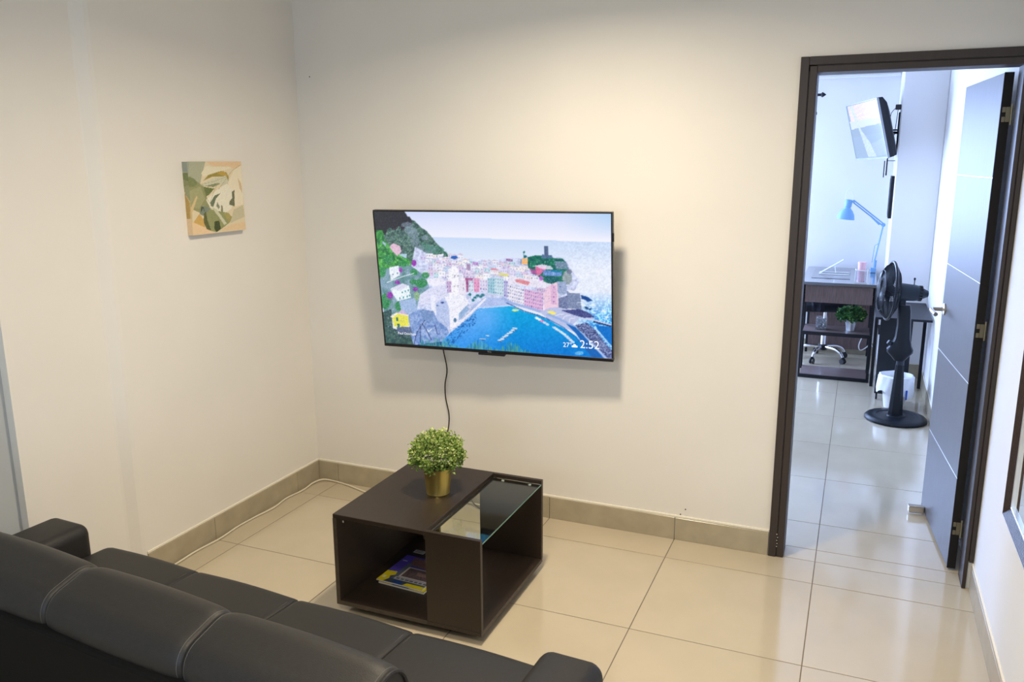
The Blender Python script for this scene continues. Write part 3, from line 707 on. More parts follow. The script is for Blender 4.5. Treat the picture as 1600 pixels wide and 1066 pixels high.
text('temperature_digits', '27°', 0.030, 0.330, -0.272, M['white_text'], screen)
text('caption', 'Paul Oeschger', 0.0165, -0.478, -0.264, M['white_text'], screen)
bm = B(); lathe(bm, [(0.007, 0), (0.007, 0.0004)], 14, axis_m((0.383, -0.003, -0.263), (0, -1, 0))); box(bm, 0.37, 0.396, -0.0034, -0.003, -0.271, -0.263, bev=0.0)
obj('weather_icon', bm, M['white_text'], screen, local=True)
text('maker_logo', 'TCL', 0.011, -0.028, -TH / 2 + 0.004, M['logo'], tv, y=-0.0048)

# black power lead hanging from the TV
pts = [(0.775, -0.110, 0.99), (0.772, -0.05, 0.95), (0.772, -0.014, 0.88), (0.778, -0.010, 0.79), (0.798, -0.012, 0.69), (0.785, -0.010, 0.609), (0.787, -0.010, 0.54), (0.803, -0.010, 0.46), (0.800, -0.010, 0.40), (0.787, -0.010, 0.335), (0.803, -0.010, 0.30), (0.828, -0.010, 0.262), (0.838, -0.010, 0.235), (0.835, -0.012, 0.20), (0.87, -0.014, 0.10), (0.925, -0.030, 0.035), (0.98, -0.05, 0.006), (1.10, -0.06, 0.006), (1.28, -0.05, 0.006)]
bm = B(); tube(bm, smooth_path(pts, 5), 0.0030, 8)
tag(obj('power_cable', bm, M['black_cable'], smooth=True), 'thin black cable hanging from the television down the wall', 'cable')
pts = [(0.016, -1.25, 0.006), (0.022, -1.06, 0.006), (0.016, -0.93, 0.006), (0.026, -0.79, 0.006), (0.015, -0.66, 0.006), (0.020, -0.53, 0.006), (0.032, -0.42, 0.006), (0.016, -0.30, 0.006), (0.030, -0.18, 0.006), (0.024, -0.09, 0.010), (0.05, -0.030, 0.012), (0.13, -0.020, 0.006), (0.22, -0.040, 0.006), (0.36, -0.085, 0.006), (0.50, -0.10, 0.006), (0.70, -0.06, 0.006), (0.86, -0.022, 0.010), (0.93, -0.020, 0.010), (1.06, -0.024, 0.006), (1.3, -0.03, 0.006)]
bm = B(); tube(bm, smooth_path(pts, 6), 0.0042, 8)
tag(obj('floor_cable', bm, M['cream_cable'], smooth=True), 'cream white cable lying along the skirting in the corner', 'cable')

# --- canvas print on the left wall
cv = thing('canvas_print', 'small unframed canvas of green and white tropical leaves', 'picture', (0.0, -0.633, 1.5285), (0, 0, PI / 2))
CW, CH, CT = 0.325, 0.302, 0.028
bxo('stretcher', (-CW / 2 + 0.0004, CW / 2 - 0.0004, -CT + 0.0006, -0.001, -CH / 2 + 0.0004, CH / 2 - 0.0004), M['paper'], cv, bev=0.002, local=True)
def canvas_art(c):
    c.img[:] = (222, 208, 176)
    c.poly([(270, 200), (500, 205), (460, 340), (440, 420), (290, 420)], (172, 175, 150), 1, 3); c.poly([(270, 200), (350, 200), (340, 330), (285, 330)], (150, 158, 150), .7, 4)
    c.poly([(500, 205), (830, 210), (830, 330), (730, 262), (560, 250)], (226, 196, 158), 1, 3)
    c.poly([(285, 360), (350, 345), (420, 400), (470, 440), (520, 640), (440, 700), (330, 640), (295, 520)], (150, 152, 108), 1, 5)
    c.ell(340, 395, 75, 45, (128, 138, 92), 1, 5, .3); c.poly([(295, 500), (440, 440), (480, 560), (420, 650), (310, 620)], (164, 164, 122), 1, 4)
    c.poly([(300, 570), (345, 640), (400, 530), (410, 545), (355, 690), (355, 790), (330, 790), (330, 690)], (214, 190, 140)); c.poly([(300, 570), (340, 660), (335, 790), (310, 790)], (190, 158, 92), 1, 4)
    c.poly([(355, 790), (420, 700), (470, 780), (465, 830)], (208, 170, 98), 1, 4); c.poly([(310, 800), (360, 780), (540, 870), (600, 880), (316, 905)], (232, 202, 162), 1, 3)
    c.poly([(455, 320), (500, 255), (720, 262), (740, 275), (640, 300), (540, 330), (470, 350)], (228, 220, 192), 1, 3)
    c.poly([(470, 390), (520, 335), (640, 300), (690, 315), (708, 360), (700, 410), (680, 350), (560, 350)], (158, 144, 72), 1, 6); c.poly([(600, 320), (660, 300), (700, 340), (690, 360)], (190, 160, 80))
    c.poly([(440, 425), (560, 370), (680, 345), (705, 400), (690, 450), (600, 420), (480, 440)], (206, 204, 178), 1, 6); c.poly([(480, 440), (600, 412), (630, 420), (560, 450)], (128, 138, 104), .9, 6)
    c.poly([(468, 445), (570, 465), (520, 520), (488, 540)], (110, 122, 74), 1, 6)
    c.poly([(700, 410), (760, 290), (828, 250), (835, 620), (760, 640), (720, 560)], (232, 222, 196), 1, 3); c.poly([(790, 370), (822, 420), (828, 520), (806, 470)], (205, 178, 140), .8)
    c.poly([(488, 570), (600, 470), (690, 420), (730, 480), (745, 560), (720, 660), (660, 700), (600, 690), (520, 640)], (230, 226, 206), 1, 5)
    c.poly([(525, 600), (570, 530), (625, 510), (580, 560), (550, 640), (530, 630)], (104, 116, 92), .95, 8); c.poly([(730, 500), (755, 480), (750, 640), (700, 620), (705, 590), (730, 560)], (96, 100, 76), .9, 10)
    c.poly([(590, 590), (612, 640), (600, 665), (580, 630)], (130, 136, 110), .9, 8); c.poly([(625, 620), (640, 640), (640, 690), (620, 690)], (122, 130, 100), .9, 8)
    c.poly([(420, 700), (460, 625), (530, 650), (500, 700), (450, 720)], (128, 140, 124), .95, 6); c.poly([(430, 690), (440, 630), (465, 640), (470, 690), (455, 650)], (70, 84, 84), .9, 6)
    c.poly([(460, 720), (520, 660), (600, 680), (690, 700), (720, 740), (700, 790), (620, 850), (570, 882), (500, 860), (465, 800)], (148, 152, 106), 1, 6)
    c.poly([(460, 700), (480, 680), (490, 760), (520, 860), (480, 850), (455, 780)], (92, 96, 58), .9, 8); c.poly([(555, 780), (600, 770), (610, 850), (572, 882), (550, 850)], (62, 72, 42), .9, 10)
    c.poly([(540, 650), (580, 660), (670, 800), (645, 815), (600, 740)], (206, 206, 176), 1, 4); c.poly([(640, 700), (700, 710), (718, 750), (690, 790), (660, 740)], (170, 158, 96), .9, 5)
    c.poly([(740, 670), (830, 630), (840, 740), (700, 800), (720, 740)], (196, 190, 158), .9, 4); c.poly([(620, 850), (720, 810), (845, 790), (845, 865), (620, 875)], (226, 200, 160), .95, 4)
    for p_ in ([(440, 425), (560, 400), (700, 350)], [(470, 430), (495, 560), (560, 660)], [(600, 420), (560, 500), (520, 610)], [(610, 470), (740, 300), (830, 240)]): c.line(p_, 4, (150, 146, 110), .6)
c = Paint(128, 118, [(330, 208), (828, 212), (846, 866), (352, 905)]); canvas_art(c)
c.mesh('printed_face', CW, CH, painted('canvas_print_ink', 0, 0.7, 0.3), cv, -CT)
c2 = Paint(10, 118, [(278, 206), (330, 208), (352, 905), (316, 908)]); canvas_art(c2)
s_ = c2.mesh('printed_side', CT, CH, bpy.data.materials['canvas_print_ink'], cv, 0)
s_.rotation_euler = (0, 0, -PI / 2); s_.location = (-CW / 2, -CT / 2, 0)

# --- wall mirror on the right wall
mi = thing('wall_mirror', 'wall mirror in a ribbed dark frame on the right wall', 'mirror', (XR, -1.02, 0.575), (0, 0, -PI / 2))
MW, MH = 0.80, 1.20          # local x runs towards the camera
bm = B()
def rail(a, b, inward, wdt):
    n = 9
    for k in range(n):
        t0, t1 = k / n, (k + 1) / n; d = -0.030 + 0.018 * t0
        p0 = [Vector(p) + Vector(inward) * wdt * t0 for p in (a, b)]; p1 = [Vector(p) + Vector(inward) * wdt * (t1 - 0.02) for p in (a, b)]
        lo = [min(v[i] for v in p0 + p1) for i in range(3)]; hi = [max(v[i] for v in p0 + p1) for i in range(3)]
        box(bm, lo[0], hi[0], d, -0.0005, lo[2], hi[2], bev=0.0006)
FW = 0.034
for name, a, b, inn in (('bottom', (-MW / 2, 0, 0), (MW / 2, 0, 0), (0, 0, 1)), ('top', (-MW / 2, 0, MH), (MW / 2, 0, MH), (0, 0, -1)),
                        ('left', (-MW / 2, 0, 0), (-MW / 2, 0, MH), (1, 0, 0)), ('right', (MW / 2, 0, 0), (MW / 2, 0, MH), (-1, 0, 0))):
    bm = B(); rail(a, b, inn, FW); obj('frame_rail', bm, M['mirror_frame'], mi, local=True)
bm = B()
for (x0, x1, z0, z1) in ((-MW/2+FW, MW/2-FW, FW, FW+.005), (-MW/2+FW, MW/2-FW, MH-FW-.005, MH-FW), (-MW/2+FW, -MW/2+FW+.005, FW, MH-FW), (MW/2-FW-.005, MW/2-FW, FW, MH-FW)):
    box(bm, x0, x1, -0.016, -0.004, z0, z1, bev=0.001)
obj('inner_lip', bm, M['alu'], mi, local=True)
bxo('mirror_glass', (-MW / 2 + 0.02, MW / 2 - 0.02, -0.008, -0.004, 0.02, MH - 0.02), M['mirror'], mi, local=True)
bxo('back_board', (-MW / 2 + 0.01, MW / 2 - 0.01, -0.004, -0.0005, 0.01, MH - 0.01), M['wenge'], mi, local=True)

# --- ceiling panels above the frame
for k, (x, y) in enumerate(((1.6, -1.14), (1.93, -2.95))):
    t_ = thing('ceiling_panel_light', ['square ceiling light above the coffee table, nearest the television wall', 'square ceiling light above the sofa, further from the television'][k], 'ceiling light', (x, y, ZC))
    bm = B(); box(bm, -0.2, 0.2, -0.2, 0.2, -0.04, 0, bev=0.004); obj('housing', bm, M['frame_white'], t_, local=True)
    bm = B(); box(bm, -0.185, 0.185, -0.185, 0.185, -0.046, -0.04); obj('diffuser', bm, M['lamp_panel'], t_, local=True)

# ================================================================== COFFEE TABLE
TX0, TX1, TY0, TY1, TZ = 0.874, 1.478, -1.103, -0.492, 0.400
ct = thing('coffee_table', 'dark brown square coffee table, half wood and half glass top', 'coffee table', (1.176, -0.80, 0))
th = 0.016
def panel(name, d, label=None): return bxo(name, d, M['wenge'], ct, bev=0.0012, label=label)
SPL = 1.262
panel('table_top', (TX0, SPL, TY0, TY1, TZ - th, TZ))
panel('side_panel', (TX0, TX0 + th, TY0, TY1, 0.05, TZ - th))
panel('front_panel', (SPL, TX1, TY0, TY0 + th, 0.05, TZ))
panel('rear_panel', (1.198, TX1, TY1 - th, TY1, 0.05, TZ - th)); panel('rear_panel', (SPL, TX1, TY1 - th, TY1, TZ - th, TZ))
panel('rear_panel', (TX0 + th, 1.0, TY1 - th, TY1, 0.05, TZ - th))
panel('bottom_shelf', (TX0, TX1, TY0, TY1, 0.034, 0.05))
panel('support_rail', (SPL - 0.016, SPL, TY0 + th, TY1 - th, TZ - 0.04, TZ - th))
for nm, d in (('edge_band', (TX1, TX1 + 0.0008, TY0, TY0 + th, 0.034, TZ)), ('edge_band', (TX1, TX1 + 0.0008, TY1 - th, TY1, 0.05, TZ)), ('edge_band', (TX1, TX1 + 0.0008, TY0 + th, TY1 - th, 0.034, 0.05)),
              ('edge_band', (TX0 + th, SPL, TY0 - 0.0008, TY0, 0.034, 0.05)), ('edge_band', (TX0, TX0 + th, TY0 - 0.0008, TY0, 0.034, TZ - th))):
    bxo(nm, d, M['wenge_edge'], ct)
gl = bxo('glass_top', (SPL + 0.003, TX1 - 0.001, TY0 + th + 0.002, TY1 - th - 0.002, TZ - 0.022, TZ - 0.016), M['glass'], ct, bev=0.0008)
bxo('glass_edge', (TX1 - 0.0009, TX1 - 0.0001, TY0 + th + 0.002, TY1 - th - 0.002, TZ - 0.0215, TZ - 0.0165), M['glass_edge'], gl)
for (x, y) in ((1.31, TY1 - th - 0.008), (1.43, TY1 - th - 0.008), (1.31, TY0 + th + 0.008), (1.43, TY0 + th + 0.008)):
    bm = B(); lathe(bm, [(0.006, 0), (0.0065, 0.004), (0.004, 0.007)], 14, T(x, y, TZ - 0.029)); obj('glass_peg', bm, M['white_plastic'], ct)
bm = B(); lathe(bm, [(0.0045, 0), (0.0045, 0.004)], 12, axis_m((1.283, -1.085, TZ - 0.016), (0, 0, 1))); obj('glass_peg', bm, M['white_plastic'], ct)
bm = B(); box(bm, 0.916, 0.922, -1.1036, -1.1, 0.372, 0.380, bev=0.001); 
obj('screw_cap', bm, M['alu'], ct)
for (x, y) in ((0.945, -1.04), (1.41, -1.04), (0.945, -0.555), (1.41, -0.555)):
    bm = B()
    lathe(bm, [(0.014, 0), (0.014, 0.014)], 18, axis_m((x - 0.007, y, 0.0142), (1, 0, 0)))
    box(bm, x - 0.012, x + 0.012, y - 0.012, y + 0.012, 0.0285, 0.034, bev=0.001)
    obj('caster', bm, M['rubber'], ct)

# plant in a gold pot
def foliage(bm, n, centre, rx, rz, size, zmin, rr):
    for _ in range(n):
        while True:
            d = Vector((rr.gauss(0, 1), rr.gauss(0, 1), rr.gauss(0, 1))).normalized()
            if d.z > zmin: break
        rad = rr.uniform(0.62, 1.0) ** 0.6
        rad *= 1 + 0.12 * math.sin(7 * math.atan2(d.y, d.x) + 3 * d.z) + rr.uniform(-.04, .08)
        p = Vector(centre) + Vector((d.x * rx, d.y * rx, d.z * rz)) * rad
        a = Vector((rr.gauss(0, 1), rr.gauss(0, 1), rr.gauss(0, 1) + .4)).normalized(); a = (a + d * 0.9).normalized()
        s = size * rr.uniform(.6, 1.3); b = a.cross(Vector((rr.gauss(0, 1), rr.gauss(0, 1), rr.gauss(0, 1)))).normalized() * s * .42; c_ = b.cross(a).normalized() * s * .18
        v = [bm.verts.new(p), bm.verts.new(p + a * s * .5 + b + c_), bm.verts.new(p + a * s), bm.verts.new(p + a * s * .5 - b + c_)]
        bm.faces.new(v)
def potted(label, loc, rt, rb, h, mpot, mleaf, n, rx, rz, cz, leaf, seed, mpale=None, npale=0, rim=True):
    t_ = thing('potted_plant', label, 'plant', loc)
    bm = B(); lathe(bm, [(rb, 0), (rb + .0006, 0.002), (rb * 0.995, 0.004), (rt, h - 0.003), (rt + 0.0012, h), (rt - .0016, h), (rb - 0.002, 0.008), (0.001, 0.008)], 40); obj('pot', bm, mpot, t_, local=True, smooth=True)
    bm = B(); lathe(bm, [(rt - .004, h - 0.016), (0.001, h - 0.012)], 24); obj('soil', bm, M['soil'], t_, local=True)
    rr = random.Random(seed)
    bm = B()
    for _ in range(34):
        a = rr.uniform(0, 2 * PI); e = rr.uniform(0.1, 1.25); d = Vector((math.cos(a) * math.sin(e), math.sin(a) * math.sin(e), math.cos(e)))
        tip = Vector((0, 0, cz)) + Vector((d.x * rx, d.y * rx, d.z * rz)) * rr.uniform(.85, 1.02)
        tube(bm, smooth_path([(d.x * rt * .4, d.y * rt * .4, h - 0.015), (tip.x * .55, tip.y * .55, h + (tip.z - h) * .5), tip], 3), 0.0011, 4)
    sprigs = []
    for k in range(16):
        a = 2 * PI * k / 16 + rr.uniform(-.2, .2); e = rr.choice([0.25, 0.7, 1.1, 1.45, 1.6]); d = Vector((math.cos(a) * math.sin(e), math.sin(a) * math.sin(e), math.cos(e)))
        base = Vector((0, 0, cz)) + Vector((d.x * rx, d.y * rx, d.z * rz)) * .8; tip = Vector((0, 0, cz)) + Vector((d.x * rx, d.y * rx, d.z * rz)) * rr.uniform(1.12, 1.26) + Vector((0, 0, rr.uniform(0, .008)))
        tube(bm, [base, tip], 0.0009, 4); sprigs.append((base, tip))
    s_ = obj('stems', bm, M['stem'], t_, local=True); s_['kind'] = 'stuff'
    bm = B(); foliage(bm, n, (0, 0, cz), rx, rz, leaf, -.62, rr)
    for b_, t2_ in sprigs:
        for k in range(9):
            foliage(bm, 1, b_.lerp(t2_, .35 + .08 * k), leaf * .35, leaf * .35, leaf * .8, -1, rr)
    o = obj('foliage', bm, mleaf, t_, local=True); o['kind'] = 'stuff'
    if npale:
        bm = B(); foliage(bm, npale, (0, 0, cz + .004), rx * 1.03, rz * 1.03, leaf * .85, -.25, rr); o = obj('flower_tips', bm, mpale, t_, local=True); o['kind'] = 'stuff'; o['label'] = 'pale yellow-green leaf tips'
    return t_
potted('bushy pale green plant in a small gold metal pot on the coffee table', (1.142, -0.772, TZ), 0.0565, 0.046, 0.108, M['gold'], M['leaf'], 2300, 0.098, 0.078, 0.160, 0.013, 3, M['leaf_pale'], 1350)

# magazines
def magazine(label, loc, rz, paint=None, h=0.005):
    t_ = thing('magazine', label, 'magazine', loc, (0, 0, rz), group=None)
    bxo('pages', (-0.105, 0.105, -0.143, 0.143, 0.0002, h), M['paper'], t_, bev=0.0008, local=True)
    return t_
m1 = magazine('lower magazine of the stack, only its edge showing under the purple one', (1.066, -0.798, 0.05), math.radians(-3.5), h=0.007)
p = Paint(44, 60, [(0, 0), (210, 0), (210, 286), (0, 286)], (70, 84, 96))
p.poly([(0, 236), (210, 236), (210, 286), (0, 286)], (225, 205, 40)); p.poly([(50, 240), (120, 236), (140, 286), (60, 286)], (30, 70, 130)); p.poly([(140, 250), (210, 244), (210, 286), (150, 286)], (232, 214, 20))
o = p.mesh('cover', 0.209, 0.285, painted('magazine_ink', 0, 0.35), m1, 0); o.rotation_euler = (-PI / 2, 0, 0); o.location = (0, 0, 0.0072)
m2 = magazine('upper magazine with a purple and yellow cover on the coffee table shelf', (1.052, -0.792, 0.0575), math.radians(-3), h=0.005)
p = Paint(84, 116, [(0, 0), (210, 0), (210, 286), (0, 286)], (78, 70, 150))
p.poly([(0, 0), (210, 0), (210, 60), (0, 60)], (40, 32, 44)); p.poly([(10, 4), (60, 4), (60, 30), (10, 30)], (190, 186, 190)); p.line([(16, 10), (54, 10)], 5, (50, 40, 60)); p.line([(16, 22), (54, 22)], 5, (50, 40, 60))
p.poly([(70, 0), (210, 0), (210, 110), (100, 90)], (146, 130, 120), 1, 8); p.poly([(40, 70), (210, 90), (210, 150), (60, 130)], (108, 82, 84), 1, 12)
p.poly([(0, 60), (48, 60), (48, 205), (0, 215)], (84, 70, 190)); p.line([(12, 108), (30, 108)], 6, (200, 196, 220))
p.poly([(48, 120), (66, 120), (66, 262), (48, 262)], (92, 104, 120)); p.line([(57, 130), (57, 250)], 2.2, (170, 178, 190), .8)
p.poly([(68, 148), (210, 148), (210, 232), (68, 232)], (196, 190, 186)); p.poly([(74, 153), (204, 153), (204, 226), (74, 226)], (92, 78, 82), 1, 16); p.poly([(120, 170), (200, 176), (196, 200), (130, 196)], (150, 120, 118), .7, 12)
p.poly([(60, 236), (210, 236), (210, 254), (60, 254)], (186, 186, 192))
for k in range(7): p.poly([(66 + k * 21, 240), (82 + k * 21, 240), (82 + k * 21, 249), (66 + k * 21, 249)], (70, 74, 90), .9)
p.poly([(0, 206), (44, 200), (50, 226), (34, 240), (44, 262), (30, 286), (0, 286)], (234, 216, 20)); p.poly([(10, 246), (24, 246), (24, 262), (10, 262)], (240, 236, 190))
p.poly([(44, 254), (210, 256), (210, 286), (30, 286)], (60, 74, 90)); p.poly([(70, 262), (110, 262), (110, 286), (70, 286)], (28, 66, 140)); p.poly([(130, 266), (210, 266), (210, 286), (120, 286)], (228, 210, 20))
o = p.mesh('cover', 0.209, 0.285, bpy.data.materials['magazine_ink'], m2, 0); o.rotation_euler = (-PI / 2, 0, 0); o.location = (0, 0, 0.0053)

# ================================================================== SOFA
sofa = thing('sofa', 'dark leatherette three-seat sofa bed seen from behind, facing the television', 'sofa', (1.12, -1.612, 0), (0, 0, math.radians(-3.0)))
MB_ = (Matrix.Translation((1.12, -1.612, 0)) @ Matrix.Rotation(math.radians(-3.0), 4, 'Z')).inverted() @ Matrix.Translation((1.12, -1.66, 0)) @ Matrix.Rotation(math.radians(-5.0), 4, 'Z')   # the folded-up back stands a touch askew
def superprofile(w_, h_, r, n=8, puff=0.0):
    """rounded rectangle outline (a,b) centred, corner radius r"""
    out = []
    for cx, cy_, a0 in ((w_ / 2 - r, h_ / 2 - r, 0), (-w_ / 2 + r, h_ / 2 - r, PI / 2), (-w_ / 2 + r, -h_ / 2 + r, PI), (w_ / 2 - r, -h_ / 2 + r, 1.5 * PI)):
        for k in range(n + 1):
            a = a0 + PI / 2 * k / n; out.append((cx + r * math.cos(a), cy_ + r * math.sin(a)))
    # subdivide the straights and puff them out
    res = []
    for i in range(len(out)):
        p0 = out[i]; p1 = out[(i + 1) % len(out)]; res.append(p0)
        d = math.hypot(p1[0] - p0[0], p1[1] - p0[1])
        if d > 0.06:
            k = 6
            nx_, ny_ = (p1[1] - p0[1]) / d, -(p1[0] - p0[0]) / d
            for j in range(1, k):
                t = j / k; b = puff * math.sin(PI * t); res.append((p0[0] + (p1[0] - p0[0]) * t + nx_ * b, p0[1] + (p1[1] - p0[1]) * t + ny_ * b))
    return res
def cushion(name, u0, u1, prof, place, m, parent, edge=0.03, inset=0.012, seams=True, side_r=None):
    """sweep a profile along local x; place(a,b)->(y,z)"""
    bm = B(); st = []
    L_ = u1 - u0; n = 22
    us = []
    for k in range(7): t = k / 6; us.append((u0 + edge * (1 - math.cos(t * PI / 2)), 1 - math.sin(t * PI / 2)))
    mid = [(u0 + edge + (L_ - 2 * edge) * k / 10, 0.0) for k in range(1, 10)]
    right = [(u1 - (u - u0), s) for u, s in us][::-1]
    for u, s in us + mid + right:
        sc = inset * s
        ring = []
        for a, b in prof:
            l = math.hypot(a, b) or 1
            mx = max(abs(p[0]) for p in prof); my = max(abs(p[1]) for p in prof)
            a2 = a * (1 - sc / mx); b2 = b * (1 - sc / my)
            bow = 0.004 * math.sin(PI * (u - u0) / L_)
            a2 *= 1 + bow / mx; b2 *= 1 + bow / my
            y, z = place(a2, b2); ring.append(bm.verts.new((u, y, z)))
        st.append(ring)
    N_ = len(prof)
    for i in range(len(st) - 1):
        for k in range(N_): bm.faces.new((st[i][k], st[i][(k + 1) % N_], st[i + 1][(k + 1) % N_], st[i + 1][k]))
    bm.faces.new(st[0][::-1]); bm.faces.new(st[-1])
    return obj(name, bm, m, parent, local=True, smooth=True, angle=60)
# seat
prof = superprofile(0.66, 0.15, 0.05, 6, 0.006)
pl_seat = lambda a, b: (-0.33 + a, 0.317 + b)
for k in range(4):
    u0 = -0.82 + 0.41 * k; o = cushion('seat_cushion', u0, u0 + 0.41, prof, pl_seat, M['leather'], sofa, edge=0.022, inset=0.007)
    for s, du in ((1, 0.012), (-1, 0.398)):
        if (k == 0 and s == 1) or (k == 3 and s == -1): continue
        bm = B(); tube(bm, [(u0 + du, -0.60, 0.3915), (u0 + du, -0.3, 0.3955), (u0 + du, -0.06, 0.3915), (u0 + du, -0.035, 0.388), (u0 + du, -0.012, 0.374)], 0.0011, 5); obj('stitching', bm, M['thread'], o, local=True)
# backrest, reclined
tilt = math.radians(17)
BT, BHH = 0.165, 0.48
prof = superprofile(BT, BHH, 0.055, 8, 0.006)
def pl_back(a, b): # a: thickness (towards front), b: height
    return (-0.605 + a * math.cos(tilt) - b * math.sin(tilt), 0.560 + b * math.cos(tilt) + a * math.sin(tilt))
for k in range(4):
    u0 = -0.83 + 0.415 * k; o = cushion('back_cushion', u0, u0 + 0.415, prof, pl_back, M['leather'], sofa, edge=0.045, inset=0.009); o.data.transform(MB_)
    for s, du in ((1, 0.010), (-1, 0.405)):
        if k == 0 and s == 1: continue
        pts = []
        for (a, b) in prof:
            if b > -0.02 or a < 0:
                if b > -0.06: pts.append((a, b))
        pts = [p_ for p_ in pts]
        pts.sort(key=lambda p_: -math.atan2(p_[0], p_[1] + 0.02))
        mx, my = BT / 2, BHH / 2
        P3 = []
        for a, b in pts:
            if -0.05 < b < 0.2 and a > 0.05: continue
            y, z = pl_back(a * (1 - 0.0035 / mx) , b * (1 - 0.0035 / my)); P3.append((u0 + du, y, z))
        bm = B(); tube(bm, P3, 0.0009, 5); obj('stitching', bm, M['thread'], o, local=True).data.transform(MB_)
# rear backing panel below the padded roll, blacked to carry its shade too
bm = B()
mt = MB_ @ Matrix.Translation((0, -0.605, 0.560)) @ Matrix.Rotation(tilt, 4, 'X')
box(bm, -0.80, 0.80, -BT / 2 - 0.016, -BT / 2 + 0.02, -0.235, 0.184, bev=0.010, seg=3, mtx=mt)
obj('back_panel', bm, M['leather_back'], sofa, local=True, label='plain rear panel, black with shade in its colour')
bm = B()
tube(bm, [(0.8305, *pl_back(a * .93, b * .965)) for a, b in prof] + [(0.8305, *pl_back(prof[0][0] * .93, prof[0][1] * .965))], 0.004, 6); obj('piping', bm, M['leather'], sofa, local=True).data.transform(MB_)
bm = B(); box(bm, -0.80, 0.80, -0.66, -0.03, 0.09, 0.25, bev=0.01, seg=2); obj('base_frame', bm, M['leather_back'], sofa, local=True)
# arms
for s in (-1, 1):
    bm = B()
    x0, x1 = (-1.012, -0.826) if s < 0 else (0.830, 1.0)
    vs = box(bm, x0, x1, -0.70, -0.075, 0.07, 0.488, bev=0.034, seg=5)
    for v in bm.verts:
        t = (v.co.x - x0) / (x1 - x0)
        if v.co.z > 0.43: v.co.z += 0.010 * math.sin(PI * t)
    obj('armrest', bm, M['leather'], sofa, local=True, smooth=True, angle=70)
for (x, y) in ((-0.92, -0.12), (0.92, -0.12), (-0.92, -0.64), (0.92, -0.64)):
    bm = B(); lathe(bm, [(0.018, 0), (0.026, 0.07)], 16, T(x, y, 0)); obj('leg', bm, M['plastic'], sofa, local=True)

# ================================================================== BEDROOM THINGS
# desk with an open end shelf
dk = thing('desk', 'black-topped desk with brown wood apron and open end shelves', 'desk', (2.49, 3.7, 0))
DA, DB, DY0, DY1 = 2.225, 2.745, 3.20, 4.17
bxo('desk_top', (DA - 0.02, DB, DY0 - 0.02, DY1, 0.735, 0.758), M['desk_top'], dk, bev=0.002)
bxo('apron', (DA + 0.012, DB - 0.012, DY0, DY0 + 0.018, 0.60, 0.735), M['brown_wood'], dk)
bxo('modesty_panel', (DA + 0.02, DB - 0.02, DY1 - 0.03, DY1 - 0.012, 0.05, 0.72), M['brown_wood'], dk)
for x in (DA, DB - 0.02):
    bxo('post', (x, x + 0.02, DY0, DY0 + 0.02, 0, 0.735), M['dark_metal'], dk); bxo('post', (x, x + 0.02, DY0 + 0.30, DY0 + 0.32, 0, 0.735), M['dark_metal'], dk)
for z0, z1 in ((0.352, 0.37), (0.008, 0.026)):
    bxo('shelf', (DA + 0.02, DB - 0.02, DY0 + 0.012, DY0 + 0.31, z0, z1), M['brown_shelf'], dk)
    bxo('shelf_rail', (DA, DB, DY0 - 0.004, DY0 + 0.012, z0 - 0.008, z1), M['dark_metal'], dk)
bxo('drawer_box', (DA + 0.03, DB - 0.03, DY0 + 0.35, DY0 + 0.55, 0.64, 0.735), M['dark_metal'], dk)
bxo('post', (DA, DA + 0.02, DY1 - 0.03, DY1 - 0.01, 0, 0.735), M['dark_metal'], dk); bxo('post', (DB - 0.02, DB, DY1 - 0.03, DY1 - 0.01, 0, 0.735), M['dark_metal'], dk)

dp = bxo('desk_pad', (2.27, 2.555, 3.42, 4.03, 0.758, 0.7605), M['pad'], None, bev=0.001); tag(dp, 'dark rectangular pad lying on the desk top', 'desk pad')
ws = thing('laptop_stand', 'thin white wire laptop stand folded open on the desk pad', 'stand', (2.40, 3.72, 0.7605))
bm = B()
for y in (3.64, 3.78):
    tube(bm, [(2.318, y, 0.7645), (2.545, y, 0.7645)], 0.0035, 6)
tube(bm, [(2.318, 3.64, 0.7645), (2.318, 3.78, 0.7645)], 0.0035, 6); obj('base_rails', bm, M['white_plastic'], ws)
bm = B(); tube(bm, [(2.325, 3.66, 0.768), (2.49, 3.76, 0.868)], 0.0045, 6); tube(bm, [(2.325, 3.70, 0.768), (2.49, 3.80, 0.868)], 0.0045, 6); obj('support_arm', bm, M['white_plastic'], ws)
bm = B(); tube(bm, [(2.43, 3.71, 0.83), (2.44, 3.71, 0.768)], 0.002, 5); obj('strut', bm, M['alu'], ws)

ab = thing('acrylic_organiser', 'clear acrylic box with white rims at the desk edge', 'organiser', (2.635, 3.27, 0.758))
bm = B()
for d in ((2.592, 2.595, 3.235, 3.305, 0.764, 0.852), (2.670, 2.673, 3.235, 3.305, 0.764, 0.852), (2.595, 2.670, 3.235, 3.238, 0.764, 0.852), (2.595, 2.670, 3.302, 3.305, 0.764, 0.852)): box(bm, *d)
obj('box_wall', bm, M['acrylic'], ab)
bm = B()
box(bm, 2.588, 2.677, 3.231, 3.309, 0.758, 0.764, bev=0.001)
for d in ((2.587, 2.678, 3.230, 3.236, 0.852, 0.858), (2.587, 2.678, 3.304, 3.310, 0.852, 0.858), (2.587, 2.593, 3.236, 3.304, 0.852, 0.858), (2.672, 2.678, 3.236, 3.304, 0.852, 0.858)): box(bm, *d)
for x in (2.590, 2.673): box(bm, x - .003, x + .003, 3.230, 3.235, 0.764, 0.852)
obj('rim', bm, M['white_plastic'], ab)
pk = B(); lathe(pk, [(0.026, 0), (0.027, 0.10), (0.030, 0.145), (0.030, 0.152), (0.005, 0.152)], 24, T(2.632, 3.27, 0.7642)); tag(obj('pink_tumbler', pk, M['pink'], smooth=True), 'pink cup standing in the clear organiser on the desk', 'cup')

